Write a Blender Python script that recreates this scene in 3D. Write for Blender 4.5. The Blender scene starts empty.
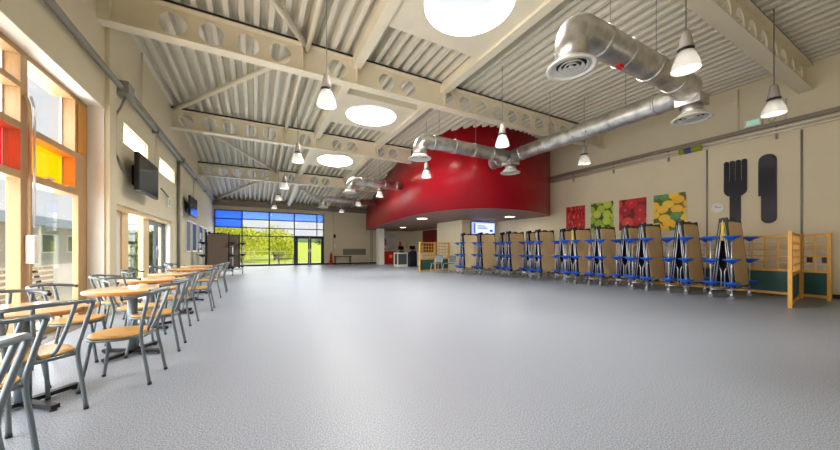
import bpy, bmesh, math, random
from mathutils import Vector, Matrix
R = random.Random(7)
PI = math.pi
sc = bpy.context.scene
C = sc.collection

# ------------------------------------------------------------------ dimensions
XL, XR, YF, YB = -2.25, 11.6, 23.0, -3.6      # inner faces of the walls
ROOF = [(YB, 5.53), (12.1, 5.53), (17.2, 5.12), (YF, 4.25)]
def roof(y):
    for (a, za), (b, zb) in zip(ROOF, ROOF[1:]):
        if y <= b: return za + (zb - za) * (y - a) / (b - a)
    return ROOF[-1][1]

# ------------------------------------------------------------------ materials
M = {}
def lin(c):
    return tuple(((v / 255) / 12.92 if v / 255 <= .04045 else ((v / 255 + .055) / 1.055) ** 2.4) for v in c) + (1,)
def newmat(name):
    m = bpy.data.materials.new(name); m.use_nodes = True
    nt = m.node_tree; nt.nodes.clear()
    out = nt.nodes.new('ShaderNodeOutputMaterial')
    M[name] = m
    return m, nt, out
def mat(name, rgb, rough=.5, metal=0, var=.06, scale=6, bump=0, bscale=40, spec=.5, stretch=None, rgb2=None, ramp=None):
    m, nt, out = newmat(name)
    n = nt.nodes
    p = n.new('ShaderNodeBsdfPrincipled')
    p.inputs['Roughness'].default_value = rough
    p.inputs['Metallic'].default_value = metal
    p.inputs['Specular IOR Level'].default_value = spec
    tc = n.new('ShaderNodeTexCoord'); mp = n.new('ShaderNodeMapping')
    nt.links.new(tc.outputs['Object'], mp.inputs['Vector'])
    if stretch: mp.inputs['Scale'].default_value = stretch
    nz = n.new('ShaderNodeTexNoise'); nz.inputs['Scale'].default_value = scale; nz.inputs['Detail'].default_value = 4
    nt.links.new(mp.outputs[0], nz.inputs['Vector'])
    mix = n.new('ShaderNodeMix'); mix.data_type = 'RGBA'
    a = lin(rgb)
    b = lin(rgb2) if rgb2 else tuple(min(1, v * (1 + 2 * var)) for v in a[:3]) + (1,)
    a2 = a if rgb2 else tuple(v * (1 - 2 * var) for v in a[:3]) + (1,)
    mix.inputs['A'].default_value = a2; mix.inputs['B'].default_value = b
    if ramp:
        rp = n.new('ShaderNodeValToRGB'); rp.color_ramp.elements[0].position = ramp[0]; rp.color_ramp.elements[1].position = ramp[1]
        nt.links.new(nz.outputs['Fac'], rp.inputs[0]); nt.links.new(rp.outputs[0], mix.inputs['Factor'])
    else:
        nt.links.new(nz.outputs['Fac'], mix.inputs['Factor'])
    nt.links.new(mix.outputs['Result'], p.inputs['Base Color'])
    if bump:
        nb = n.new('ShaderNodeTexNoise'); nb.inputs['Scale'].default_value = bscale
        nt.links.new(mp.outputs[0], nb.inputs['Vector'])
        bp = n.new('ShaderNodeBump'); bp.inputs['Strength'].default_value = bump; bp.inputs['Distance'].default_value = .01
        nt.links.new(nb.outputs['Fac'], bp.inputs['Height']); nt.links.new(bp.outputs[0], p.inputs['Normal'])
    nt.links.new(p.outputs[0], out.inputs[0])
    return m
def emis(name, rgb, strength):
    m, nt, out = newmat(name)
    e = nt.nodes.new('ShaderNodeEmission'); e.inputs[0].default_value = lin(rgb); e.inputs[1].default_value = strength
    nt.links.new(e.outputs[0], out.inputs[0]); return m
def glass(name, rgb=(255, 255, 255), gloss=.08, body=0, bodyrgb=None):
    m, nt, out = newmat(name); n = nt.nodes
    t = n.new('ShaderNodeBsdfTransparent'); t.inputs[0].default_value = lin(rgb)
    g = n.new('ShaderNodeBsdfGlossy'); g.inputs['Roughness'].default_value = .02
    fr = n.new('ShaderNodeLayerWeight'); fr.inputs['Blend'].default_value = .5
    pw = n.new('ShaderNodeMath'); pw.operation = 'POWER'; pw.inputs[1].default_value = 5
    ml = n.new('ShaderNodeMath'); ml.operation = 'MULTIPLY_ADD'; ml.inputs[1].default_value = .5; ml.inputs[2].default_value = .03
    nt.links.new(fr.outputs['Facing'], pw.inputs[0]); nt.links.new(pw.outputs[0], ml.inputs[0])
    mx = n.new('ShaderNodeMixShader')
    if gloss: nt.links.new(ml.outputs[0], mx.inputs[0])
    else: mx.inputs[0].default_value = 0
    nt.links.new(g.outputs[0], mx.inputs[2])
    if body:
        tr = n.new('ShaderNodeBsdfTranslucent'); tr.inputs[0].default_value = lin(bodyrgb or rgb)
        m2 = n.new('ShaderNodeMixShader'); m2.inputs[0].default_value = body
        nt.links.new(t.outputs[0], m2.inputs[1]); nt.links.new(tr.outputs[0], m2.inputs[2]); nt.links.new(m2.outputs[0], mx.inputs[1])
    else:
        nt.links.new(t.outputs[0], mx.inputs[1])
    nt.links.new(mx.outputs[0], out.inputs[0]); return m

mat('wall_paint', (222, 212, 181), .75, var=.02, scale=2, bump=.08, bscale=60)
mat('deck_paint', (218, 212, 192), .45, var=.03, scale=3)
mat('steel_cream', (232, 223, 196), .4, var=.02, scale=3)
mat('drum_red', (160, 10, 26), .3, var=.05, scale=1.5, spec=.25)
mat('soffit_paint', (140, 112, 102), .6, var=.03)
mat('dark_red', (120, 16, 22), .5)
mat('white_paint', (232, 228, 216), .55, var=.02)
mat('reveal_white', (236, 232, 220), .6, var=.02)
mat('wood_orange', (205, 138, 40), .42, var=.1, scale=5, stretch=(14, 14, 1.2))
mat('wood_frame', (180, 144, 98), .42, var=.12, scale=5, stretch=(14, 14, 1.2))
mat('wood_pale', (226, 194, 134), .45, var=.08, scale=5, stretch=(12, 12, 1.5))
mat('trellis_wood', (222, 166, 66), .4, var=.1, scale=5, stretch=(10, 10, 2))
mat('seat_wood', (222, 172, 96), .3, var=.09, scale=5, stretch=(3, 18, 3))
mat('table_wood', (234, 206, 160), .16, var=.06, scale=4, stretch=(3, 16, 3))
mat('edge_wood', (196, 124, 48), .4, var=.1)
mat('chair_steel', (112, 122, 126), .32, metal=.5, var=.03)
mat('black_plastic', (24, 24, 26), .45)
mat('underside_grey', (52, 50, 54), .5)
mat('black_steel', (30, 30, 33), .4, metal=.3)
mat('column_grey', (128, 140, 150), .35, metal=.4)
mat('tan_board', (224, 196, 146), .5, var=.05, scale=3, stretch=(4, 4, 1))
mat('cream_board', (250, 228, 180), .45, var=.05, scale=3, stretch=(4, 4, 1))
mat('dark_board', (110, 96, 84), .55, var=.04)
mat('stool_blue', (22, 98, 220), .35, var=.05)
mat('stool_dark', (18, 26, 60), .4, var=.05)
mat('silver', (214, 216, 218), .3, metal=.6, var=.03)
mat('caster', (110, 112, 116), .4)
mat('yellow', (244, 204, 30), .45)
mat('conduit', (138, 138, 130), .45, metal=.1, var=.04)
mat('conduit_pale', (222, 214, 192), .4, metal=.2)
mat('trunking', (142, 134, 122), .45, metal=.3)
mat('diffuser_white', (222, 218, 206), .45)
mat('alu_dark', (52, 56, 62), .4, metal=.4)
mat('screen_black', (14, 14, 16), .12, spec=.6)
mat('fork_black', (24, 20, 34), .34, spec=.3, var=0)
mat('green_panel', (30, 80, 74), .5, var=.06)
mat('felt_blue', (20, 84, 150), .8)
mat('felt_grey', (120, 124, 130), .8)
mat('paper', (236, 234, 228), .7)
mat('paper_pink', (200, 90, 90), .7)
mat('grey_plastic', (116, 122, 128), .5)
mat('lamp_grey', (158, 152, 142), .4)
mat('red_gloss', (190, 18, 22), .35)
mat('navy', (38, 38, 56), .45)
mat('paving', (222, 214, 198), .8, var=.05, scale=1.2)
mat('grass', (176, 200, 60), .9, var=.2, scale=3, rgb2=(216, 224, 90))
mat('leaf_lime', (196, 212, 40), .6, var=.2, scale=2, rgb2=(238, 236, 80))
mat('leaf_green', (84, 128, 34), .6, var=.2, scale=2, rgb2=(140, 170, 50))
mat('leaf_dark', (44, 84, 30), .6, var=.2, scale=2, rgb2=(84, 120, 40))
mat('bark', (84, 66, 48), .9)
mat('cladding', (178, 178, 172), .7, var=.06, stretch=(1, 1, 8))
mat('roof_blue', (150, 168, 190), .4)
mat('window_dark', (72, 84, 88), .15)
mat('weathered', (150, 142, 128), .8, var=.08, stretch=(8, 2, 8))
mat('hill', (120, 146, 110), .9, var=.12, scale=.1)
mat('pipe_band_green', (150, 160, 20), .5)
mat('pipe_band_blue', (60, 70, 150), .5)
mat('sign_green', (20, 150, 90), .5)
mat('heater', (214, 204, 182), .5)
mat('strip', (96, 84, 66), .5, metal=.4)
mat('tread_dark', (40, 42, 46), .7)
glass('clear_glass')
glass('blue_glass', (128, 170, 255), body=.3, bodyrgb=(110, 150, 255))
glass('skylit_blue_glass', (170, 200, 255), body=.25, bodyrgb=(150, 185, 255))  # same blue glass, paled to paint in the sky showing behind it
glass('yellow_glass', (255, 196, 44), body=.32, bodyrgb=(236, 164, 10))
glass('red_glass', (225, 30, 80), body=.32, bodyrgb=(205, 16, 60))
glass('opal_glass', (255, 255, 255), body=.55, bodyrgb=(252, 250, 244))
emis('skylight_glow', (246, 250, 255), .66)
emis('soffit_lamp', (255, 250, 235), 5)
emis('bulb_glow', (255, 248, 232), .6)
emis('sign_glow', (170, 215, 190), .5)
emis('screen_glow', (150, 165, 235), 1.0)
emis('screen_pale', (200, 212, 250), 1.0)
emis('screen_ink', (70, 70, 190), .6)
# milky lamp shade
m, nt, out = newmat('shade_glass')
a = nt.nodes.new('ShaderNodeBsdfTranslucent'); a.inputs[0].default_value = (.9, .9, .88, 1)
b = nt.nodes.new('ShaderNodeBsdfPrincipled'); b.inputs['Base Color'].default_value = (.86, .86, .84, 1); b.inputs['Roughness'].default_value = .25
x = nt.nodes.new('ShaderNodeMixShader'); x.inputs[0].default_value = .5
nt.links.new(a.outputs[0], x.inputs[1]); nt.links.new(b.outputs[0], x.inputs[2]); nt.links.new(x.outputs[0], out.inputs[0])
# speckled grey vinyl
m, nt, out = newmat('vinyl'); n = nt.nodes
p = n.new('ShaderNodeBsdfPrincipled'); p.inputs['Specular IOR Level'].default_value = .5
tc = n.new('ShaderNodeTexCoord')
n1 = n.new('ShaderNodeTexNoise'); n1.inputs['Scale'].default_value = 120; n1.inputs['Detail'].default_value = 2
n2 = n.new('ShaderNodeTexNoise'); n2.inputs['Scale'].default_value = .5; n2.inputs['Detail'].default_value = 5
for q in (n1, n2): nt.links.new(tc.outputs['Object'], q.inputs['Vector'])
rp = n.new('ShaderNodeValToRGB'); e = rp.color_ramp.elements
e[0].position = .38; e[0].color = lin((112, 118, 126)); e[1].position = .62; e[1].color = lin((168, 175, 185))
nt.links.new(n1.outputs['Fac'], rp.inputs[0]); nt.links.new(rp.outputs[0], p.inputs['Base Color'])
mr = n.new('ShaderNodeMapRange'); mr.inputs['To Min'].default_value = .34; mr.inputs['To Max'].default_value = .46
nt.links.new(n2.outputs['Fac'], mr.inputs[0]); nt.links.new(mr.outputs[0], p.inputs['Roughness'])
nt.links.new(p.outputs[0], out.inputs[0])
# galvanised spiral duct
m, nt, out = newmat('galvanised'); n = nt.nodes
p = n.new('ShaderNodeBsdfPrincipled'); p.inputs['Metallic'].default_value = .85
tc = n.new('ShaderNodeTexCoord')
n1 = n.new('ShaderNodeTexNoise'); n1.inputs['Scale'].default_value = 5; n1.inputs['Detail'].default_value = 6
nt.links.new(tc.outputs['Object'], n1.inputs['Vector'])
rp = n.new('ShaderNodeValToRGB'); e = rp.color_ramp.elements
e[0].position = .3; e[0].color = lin((168, 166, 160)); e[1].position = .7; e[1].color = lin((226, 224, 218))
nt.links.new(n1.outputs['Fac'], rp.inputs[0]); nt.links.new(rp.outputs[0], p.inputs['Base Color'])
mr = n.new('ShaderNodeMapRange'); mr.inputs['To Min'].default_value = .22; mr.inputs['To Max'].default_value = .42
nt.links.new(n1.outputs['Fac'], mr.inputs[0]); nt.links.new(mr.outputs[0], p.inputs['Roughness'])
bp = n.new('ShaderNodeBump'); bp.inputs['Strength'].default_value = .25; bp.inputs['Distance'].default_value = .03
nt.links.new(n1.outputs['Fac'], bp.inputs['Height']); nt.links.new(bp.outputs[0], p.inputs['Normal'])
nt.links.new(p.outputs[0], out.inputs[0])
# printed fruit posters: cells of fruit, procedural
def poster_mat(name, cols, bg, scale, stretch=(1, 1, 1), edge=.42, axis='Y'):
    m, nt, out = newmat(name); n = nt.nodes
    p = n.new('ShaderNodeBsdfPrincipled'); p.inputs['Roughness'].default_value = .4
    tc = n.new('ShaderNodeTexCoord'); mp = n.new('ShaderNodeMapping'); mp.inputs['Scale'].default_value = stretch
    sx = n.new('ShaderNodeSeparateXYZ'); cx = n.new('ShaderNodeCombineXYZ'); nt.links.new(tc.outputs['Object'], sx.inputs[0])
    nt.links.new(sx.outputs[axis], cx.inputs['X']); nt.links.new(sx.outputs['Z'], cx.inputs['Y']); nt.links.new(cx.outputs[0], mp.inputs[0])
    v = n.new('ShaderNodeTexVoronoi'); v.voronoi_dimensions = '2D'; v.inputs['Scale'].default_value = scale; v.inputs['Randomness'].default_value = .75
    nt.links.new(mp.outputs[0], v.inputs['Vector'])
    rp = n.new('ShaderNodeValToRGB'); els = rp.color_ramp.elements; rp.color_ramp.interpolation = 'CONSTANT'
    els[0].position = 0; els[0].color = lin(cols[0]); els[1].position = 1 / len(cols); els[1].color = lin(cols[1])
    for i, c in enumerate(cols[2:]):
        q = els.new((i + 2) / len(cols)); q.color = lin(c)
    sp = n.new('ShaderNodeSeparateColor'); nt.links.new(v.outputs['Color'], sp.inputs[0]); nt.links.new(sp.outputs[0], rp.inputs[0])
    r2 = n.new('ShaderNodeValToRGB'); r2.color_ramp.elements[0].position = edge; r2.color_ramp.elements[0].color = (0, 0, 0, 1)
    r2.color_ramp.elements[1].position = edge + .1; r2.color_ramp.elements[1].color = (1, 1, 1, 1)
    nt.links.new(v.outputs['Distance'], r2.inputs[0])
    hl = n.new('ShaderNodeValToRGB'); hl.color_ramp.elements[0].color = (1, 1, 1, 1); hl.color_ramp.elements[1].position = .16; hl.color_ramp.elements[1].color = (0, 0, 0, 1)
    nt.links.new(v.outputs['Distance'], hl.inputs[0])
    mx = n.new('ShaderNodeMix'); mx.data_type = 'RGBA'; mx.inputs['B'].default_value = lin(bg)
    nt.links.new(r2.outputs[0], mx.inputs['Factor']); nt.links.new(rp.outputs[0], mx.inputs['A'])
    m3 = n.new('ShaderNodeMix'); m3.data_type = 'RGBA'; m3.blend_type = 'SCREEN'; m3.inputs['Factor'].default_value = .16
    nt.links.new(mx.outputs['Result'], m3.inputs['A']); nt.links.new(hl.outputs[0], m3.inputs['B'])
    nt.links.new(m3.outputs['Result'], p.inputs['Base Color']); nt.links.new(p.outputs[0], out.inputs[0])
poster_mat('print_chilli', [(214, 24, 30), (190, 16, 26), (170, 20, 24), (228, 90, 70)], (110, 8, 16), 7, (2.6, .8, 1), .5)
poster_mat('print_apple', [(176, 200, 60), (192, 210, 74), (156, 186, 48), (204, 210, 100)], (60, 90, 20), 3.6, edge=.5)
poster_mat('print_tomato', [(214, 28, 40), (194, 18, 34), (224, 60, 60), (178, 22, 34)], (120, 14, 26), 2.8, edge=.5)
poster_mat('print_lemon', [(250, 196, 24), (252, 206, 44), (244, 186, 20), (90, 150, 80), (250, 200, 34), (246, 190, 22), (252, 204, 40)], (80, 100, 34), 4.0, (.85, 1.1, 1), edge=.5)
poster_mat('print_leaflets', [(226, 222, 220), (200, 190, 196), (186, 50, 54), (214, 206, 210), (120, 120, 160), (224, 220, 220)], (214, 208, 210), 3.0, edge=.6, axis='X')

# ------------------------------------------------------------------ mesh helpers
class MB:
    def __init__(s): s.bm = bmesh.new()
    def face(s, pts):
        return s.bm.faces.new([s.bm.verts.new(p) for p in pts])
    def box(s, x0, y0, z0, x1, y1, z1, bev=0):
        r = bmesh.ops.create_cube(s.bm, size=1)
        c = Vector(((x0 + x1) / 2, (y0 + y1) / 2, (z0 + z1) / 2))
        for v in r['verts']:
            v.co = Vector((v.co.x * (x1 - x0), v.co.y * (y1 - y0), v.co.z * (z1 - z0))) + c
        if bev:
            es = {e for v in r['verts'] for e in v.link_edges}
            bmesh.ops.bevel(s.bm, geom=list(es), offset=bev, segments=2, affect='EDGES', profile=.6)
        return s
    def beam(s, p, q, w, h):
        """rectangular bar from p to q, w across, h in height"""
        p, q = Vector(p), Vector(q); d = (q - p).normalized()
        side = d.cross(Vector((0, 0, 1)))
        side = Vector((1, 0, 0)) if side.length < 1e-4 else side.normalized()
        up = side.cross(d)
        def ring(o): return [s.bm.verts.new(o + side * (w / 2) * a + up * (h / 2) * b) for a, b in ((-1, -1), (1, -1), (1, 1), (-1, 1))]
        A, B = ring(p), ring(q)
        for i in range(4):
            j = (i + 1) % 4; s.bm.faces.new((A[i], A[j], B[j], B[i]))
        s.bm.faces.new(A[::-1]); s.bm.faces.new(B)
        return s
    def tube(s, pts, r, seg=8, closed=False, caps=True, smooth=0):
        pts = [Vector(p) for p in pts]
        if smooth:
            out = []; n = len(pts)
            rng = range(n if closed else n - 1)
            for i in rng:
                if closed: p0, p1, p2, p3 = pts[(i - 1) % n], pts[i], pts[(i + 1) % n], pts[(i + 2) % n]
                else: p0, p1, p2, p3 = pts[max(0, i - 1)], pts[i], pts[i + 1], pts[min(n - 1, i + 2)]
                for k in range(smooth):
                    t = k / smooth
                    out.append(.5 * ((2 * p1) + (p2 - p0) * t + (2 * p0 - 5 * p1 + 4 * p2 - p3) * t * t + (3 * p1 - p0 - 3 * p2 + p3) * t ** 3))
            if not closed: out.append(pts[-1])
            pts = out
        n = len(pts); rings = []
        rr = r if isinstance(r, (list, tuple)) else None
        d0 = (pts[1] - pts[0]).normalized()
        nrm = d0.orthogonal().normalized()
        for i, p in enumerate(pts):
            if closed: d = (pts[(i + 1) % n] - pts[i - 1]).normalized()
            else: d = (pts[min(n - 1, i + 1)] - pts[max(0, i - 1)]).normalized()
            nrm = (nrm - d * nrm.dot(d)).normalized(); bi = d.cross(nrm)
            ra = rr[min(i, len(rr) - 1)] if rr else r
            rings.append([s.bm.verts.new(p + (nrm * math.cos(2 * PI * k / seg) + bi * math.sin(2 * PI * k / seg)) * ra) for k in range(seg)])
        for i in range(n if closed else n - 1):
            A, B = rings[i], rings[(i + 1) % n]
            off = 0
            if closed and i == n - 1:
                off = min(range(seg), key=lambda o: (A[0].co - B[o].co).length)
            for k in range(seg):
                f = s.bm.faces.new((A[k], A[(k + 1) % seg], B[(k + 1 + off) % seg], B[(k + off) % seg])); f.smooth = True
        if caps and not closed:
            s.bm.faces.new(rings[0][::-1]); s.bm.faces.new(rings[-1])
        return s
    def lathe(s, prof, seg=24, at=(0, 0, 0), sm=True, sx=1, sy=1):
        at = Vector(at); rings = []
        for r, z in prof:
            if r < 1e-5: rings.append([s.bm.verts.new(at + Vector((0, 0, z)))])
            else: rings.append([s.bm.verts.new(at + Vector((r * sx * math.cos(2 * PI * k / seg), r * sy * math.sin(2 * PI * k / seg), z))) for k in range(seg)])
        for A, B in zip(rings, rings[1:]):
            for k in range(seg):
                j = (k + 1) % seg
                if len(A) == 1 and len(B) == 1: break
                if len(A) == 1: f = s.bm.faces.new((A[0], B[j], B[k]))
                elif len(B) == 1: f = s.bm.faces.new((A[k], A[j], B[0]))
                else: f = s.bm.faces.new((A[k], A[j], B[j], B[k]))
                f.smooth = sm
        return s
    def cyl(s, p, q, r, seg=16): return s.tube([p, q], r, seg)
    def prism(s, poly, f0, f1):
        """extrude a 2-D outline; f0/f1 map (a,b) to the two end points"""
        A = [s.bm.verts.new(f0(*p)) for p in poly]; B = [s.bm.verts.new(f1(*p)) for p in poly]
        n = len(poly)
        for i in range(n): s.bm.faces.new((A[i], A[(i + 1) % n], B[(i + 1) % n], B[i]))
        s.bm.faces.new(A[::-1]); s.bm.faces.new(B)
        return s
    def build(s, name, m, parent=None, recalc=True):
        if recalc: bmesh.ops.recalc_face_normals(s.bm, faces=s.bm.faces)
        me = bpy.data.meshes.new(name); s.bm.to_mesh(me); s.bm.free()
        me.materials.append(M[m])
        o = bpy.data.objects.new(name, me); C.objects.link(o)
        if parent: o.parent = parent
        return o
def tag(o, label, cat, group=None, kind=None):
    o['label'] = label; o['category'] = cat
    if group: o['group'] = group
    if kind: o['kind'] = kind
    return o
def thing(name, label, cat, loc=(0, 0, 0), rz=0, group=None, kind=None):
    o = bpy.data.objects.new(name, None); C.objects.link(o)
    o.location = loc; o.rotation_euler = (0, 0, rz); o.empty_display_size = .2
    return tag(o, label, cat, group, kind)
KIDS = {}
def dup(root, loc, rz, label, group=None, swap=None):
    def cp(o, parent):
        c = o.copy(); C.objects.link(c); c.parent = parent
        for ch in list(o.children):
            d = cp(ch, c)
        if swap and o.type == 'MESH' and o.data.materials and o.data.materials[0].name in swap:
            c.data = mesh_variant(o.data, swap[o.data.materials[0].name])
        return c
    r = cp(root, None); r.location = loc; r.rotation_euler = (0, 0, rz); r['label'] = label
    if group: r['group'] = group
    return r
VAR = {}
def mesh_variant(me, mname):
    k = (me.name, mname)
    if k not in VAR:
        v = me.copy(); v.materials.clear(); v.materials.append(M[mname]); VAR[k] = v
    return VAR[k]
def cells(breaks_a, breaks_b, openings):
    """grid cells of a wall that are not in an opening"""
    A = sorted(set(breaks_a)); B = sorted(set(breaks_b))
    for a0, a1 in zip(A, A[1:]):
        run = None
        for b0, b1 in zip(B, B[1:]):
            ca, cb = (a0 + a1) / 2, (b0 + b1) / 2
            if any(o[0] < ca < o[1] and o[2] < cb < o[3] for o in openings):
                if run: yield (a0, a1) + run
                run = None
            else: run = (run[0], b1) if run else (b0, b1)
        if run: yield (a0, a1) + run

# ------------------------------------------------------------------ room shell
b = MB(); b.box(XL - .5, YB - .3, -.2, XR + .3, YF + .3, 0)
tag(b.build('floor', 'vinyl'), 'speckled grey vinyl floor of the dining hall', 'floor', kind='structure')

WIN = (-2.4, 7.2, 0, 3.54); SL1 = (8.08, 9.66, 3.22, 3.62); SL2 = (10.69, 12.48, 3.22, 3.62); DR = (7.65, 12.13, 0, 1.98)
ops = [WIN, SL1, SL2, DR]
b = MB()
for y0, y1, z0, z1 in cells([YB - .3, YF] + [v for o in ops for v in o[:2]], [0, 6.2] + [v for o in ops for v in o[2:]], ops):
    b.box(XL - .35, y0, z0, XL, y1, z1)
tag(b.build('wall_left', 'wall_paint'), 'cream painted wall with timber windows and two high slits', 'wall', kind='structure')
b = MB(); b.box(XR, YB - .3, 0, XR + .3, YF, 6.2)
tag(b.build('wall_right', 'wall_paint'), 'plain cream painted wall behind the folded tables', 'wall', kind='structure')
FW = (-2.19, 4.47, .0, 3.62)
b = MB()
for x0, x1, z0, z1 in cells([XL - .5, XR + .3, FW[0], FW[1]], [0, 6.2, FW[2], FW[3]], [FW]):
    b.box(x0, YF, z0, x1, YF + .3, z1)
tag(b.build('wall_far', 'wall_paint'), 'cream end wall around the big blue-topped window', 'wall', kind='structure')
b = MB(); b.box(XL, YB - .3, 0, XR, YB, 6.2)
tag(b.build('wall_back', 'wall_paint'), 'cream wall behind the viewer', 'wall', kind='structure')

# corrugated roof deck, left open where the skylights pass through
SKY = [(4.3, 1.12), (9.35, 1.05), (14.3, .98)]
JX0, JX1 = 2.08, 4.46
b = MB()
def deck(x0, x1, y0, y1):
    n0 = math.floor(x0 / .25) ; prof = []
    for k in range(n0, math.ceil(x1 / .25) + 1):
        for dx, dz in ((0, 0), (.09, 0), (.115, .17), (.215, .17)):
            X = k * .25 + dx
            prof.append((X, dz))
    prof = [(max(x0, min(x1, X)), dz) for X, dz in prof if x0 - .25 <= X <= x1 + .25]
    ys = sorted({y0, y1} | {y for y, _ in ROOF if y0 < y < y1})
    rows = [[b.bm.verts.new((X, y, roof(y) + dz)) for X, dz in prof] for y in ys]
    for A, B in zip(rows, rows[1:]):
        for i in range(len(prof) - 1):
            if abs(prof[i][0] - prof[i + 1][0]) < 1e-6: continue
            b.bm.faces.new((A[i], A[i + 1], B[i + 1], B[i]))
deck(XL - .4, JX0, YB, YF + .2); deck(JX1, XR + .25, YB, YF + .2)
ys = [YB] + [v for c, h in SKY for v in (c - h, c + h)] + [YF + .2]
for i in range(0, len(ys), 2): deck(JX0, JX1, ys[i], ys[i + 1])
o = b.build('ceiling', 'deck_paint', recalc=False)
sm = o.modifiers.new('thickness', 'SOLIDIFY'); sm.thickness = .03; sm.offset = 1
tag(o, 'ribbed cream metal roof deck over the hall', 'ceiling', kind='structure')
# roof covering above the deck keeps daylight out
b = MB()
def cover(x0, x1, y0, y1):
    st = sorted({y0, y1} | {y for y, _ in ROOF if y0 < y < y1})
    for a, c in zip(st, st[1:]):
        za, zc = roof(a) + .22, roof(c) + .22
        A = [(x0, a, za), (x1, a, za), (x1, c, zc), (x0, c, zc)]
        vs = [b.bm.verts.new(p) for p in A] + [b.bm.verts.new((p[0], p[1], p[2] + .12)) for p in A]
        for f in ((3, 2, 1, 0), (4, 5, 6, 7), (0, 1, 5, 4), (1, 2, 6, 5), (2, 3, 7, 6), (3, 0, 4, 7)): b.bm.faces.new([vs[i] for i in f])
cover(XL - .5, JX0, YB - .3, YF + .3); cover(JX1, XR + .3, YB - .3, YF + .3)
ys = [YB - .3] + [v for c, h in SKY for v in (c - h, c + h)] + [YF + .3]
for i in range(0, len(ys), 2): cover(JX0, JX1, ys[i], ys[i + 1])
tag(b.build('roof', 'deck_paint'), 'roof covering above the metal deck', 'roof', kind='structure')

# ------------------------------------------------------------------ timber window on the left
w = thing('window_1', 'tall timber framed window with red and yellow panes', 'window', (0, 0, 0), kind='structure')
XF, XG = -2.46, -2.57
muls = [5.62, 4.40, 3.18, 1.96, .74, -.48, -1.70]
b = MB(); b.box(-2.64, 6.80, 2.02, XF, 7.188, 3.528, .004); b.box(-2.53, 6.90, 0, XF, 7.188, 2.02, .004); b.box(-2.7, -2.4, 0, XF, -2.28, 3.54)
b.box(-2.7, -2.28, 3.46, XF, 6.80, 3.528); b.box(-2.7, -2.28, 0, XF, 6.90, .09)
b.build('window_frame', 'wood_frame', w)
b = MB(); b.box(-2.455, 6.86, 2.66, -2.44, 7.12, 3.44, .004); b.build('inset_panel', 'wood_orange', w)
for ym in muls:
    b = MB(); b.box(-2.58, ym - .10, .09, XF, ym + .03, 2.02, .004); b.box(-2.64, ym - .10, 2.02, XF, ym + .03, 3.46, .004); b.build('mullion', 'wood_frame', w)
b = MB()
for z in (2.02, 2.60): b.box(-2.68, -2.28, z - .045, XF + .005, 6.90, z + .045)
b.box(-2.68, -2.28, 3.06, XF + .004, 5.5, 3.13)
b.build('transom', 'wood_frame', w)
b = MB()
edges = [6.80] + muls + [-2.28]
for y1, y0 in zip(edges, edges[1:]):
    a0, a1 = y0 + (.03 if y0 in muls else 0), y1 - (.10 if y1 in muls else 0)
    for z0, z1 in ((2.065, 2.555), (2.645, 3.46)):
        b.box(-2.62, a1 - .02, z0, -2.6, a1, z1); b.box(-2.62, a0, z0, -2.6, a0 + .02, z1)
b.build('sash_bead', 'white_paint', w)
cl = MB(); tints = ['yellow_glass', 'red_glass']
for i, (y1, y0) in enumerate(zip(edges, edges[1:])):
    a0, a1 = y0 + .03, (y1 - .10 if y1 in muls else y1); xg = -2.5 if i == 0 else -2.56
    cl.box(xg - .005, a0, .09, xg + .005, a1 + (.1 if i == 0 else 0), 1.975); cl.box(-2.615, a0, 2.645, -2.605, a1, 3.46)
    q = MB().box(-2.615, a0, 2.065, -2.605, a1, 2.555).build('coloured_pane', tints[i % 2], w); q['label'] = 'yellow pane' if i % 2 == 0 else 'red pane'
cl.build('pane', 'clear_glass', w)
for yy, zz in ((6.1, 2.1), (6.6, 2.08)):
    MB().box(-2.5, yy - .07, zz - .03, -2.43, yy + .07, zz, .006).build('latch', 'silver', w)
b = MB(); b.box(XF, 7.188, 0, XL - .001, 7.2, 3.54); b.box(XF, -2.4, 3.528, XL - .001, 7.188, 3.54); b.build('reveal_lining', 'reveal_white', w)
# winder pole on the mullion
t = thing('window_winder', 'vertical winder pole with white handle box on the window mullion', 'window opener', (-2.42, 5.60, 0))
b = MB(); b.tube([(0, 0, 0.02), (0, 0, 2.75), (-.01, 0.0, 2.9), (-.03, -.03, 3.0)], .018, 10); b.build('pole', 'wood_frame', t)
b = MB(); b.tube([(.03, .02, 1.4), (.03, .02, 2.85), (0.01, 0.0, 3.0)], .012, 8); b.build('winder_rod', 'silver', t)
MB().box(-.03, -.03, .95, .05, .05, 1.3, .01).build('handle_box', 'white_paint', t)
tag(MB().box(XL - .2, -2.2, -.012, XL + .05, 7.0, .004).build('floor_strip', 'strip'), 'brown floor grille along the foot of the timber window', 'strip')  # plain flat brown band let into the floor

# slit windows
for k, s in enumerate((SL1, SL2)):
    w = thing('window_%d' % (k + 2), ('slit window high above the black television by the doors', 'slit window high on the wall beside the tall conduit')[k], 'window', kind='structure')
    y0, y1, z0, z1 = s
    b = MB(); b.box(-2.46, y0, z0, -2.405, y0 + .03, z1); b.box(-2.46, y1 - .03, z0, -2.405, y1, z1); b.box(-2.46, y0, z0, -2.405, y1, z0 + .03); b.box(-2.46, y0, z1 - .03, -2.405, y1, z1)
    b.build('window_frame', 'white_paint', w)
    MB().box(-2.40, y0 + .01, z0 + .01, -2.395, y1 - .01, z1 - .01).build('pane', 'opal_glass', w)
    b = MB(); b.box(-2.6, y0, z0, -2.3, y1, z0 + .02); b.box(-2.6, y0, z1 - .02, -2.3, y1, z1); b.box(-2.6, y1 - .02, z0 + .02, -2.3, y1, z1 - .02); b.box(-2.6, y0, z0 + .02, -2.3, y0 + .02, z1 - .02)
    b.build('reveal_lining', 'reveal_white', w)

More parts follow.
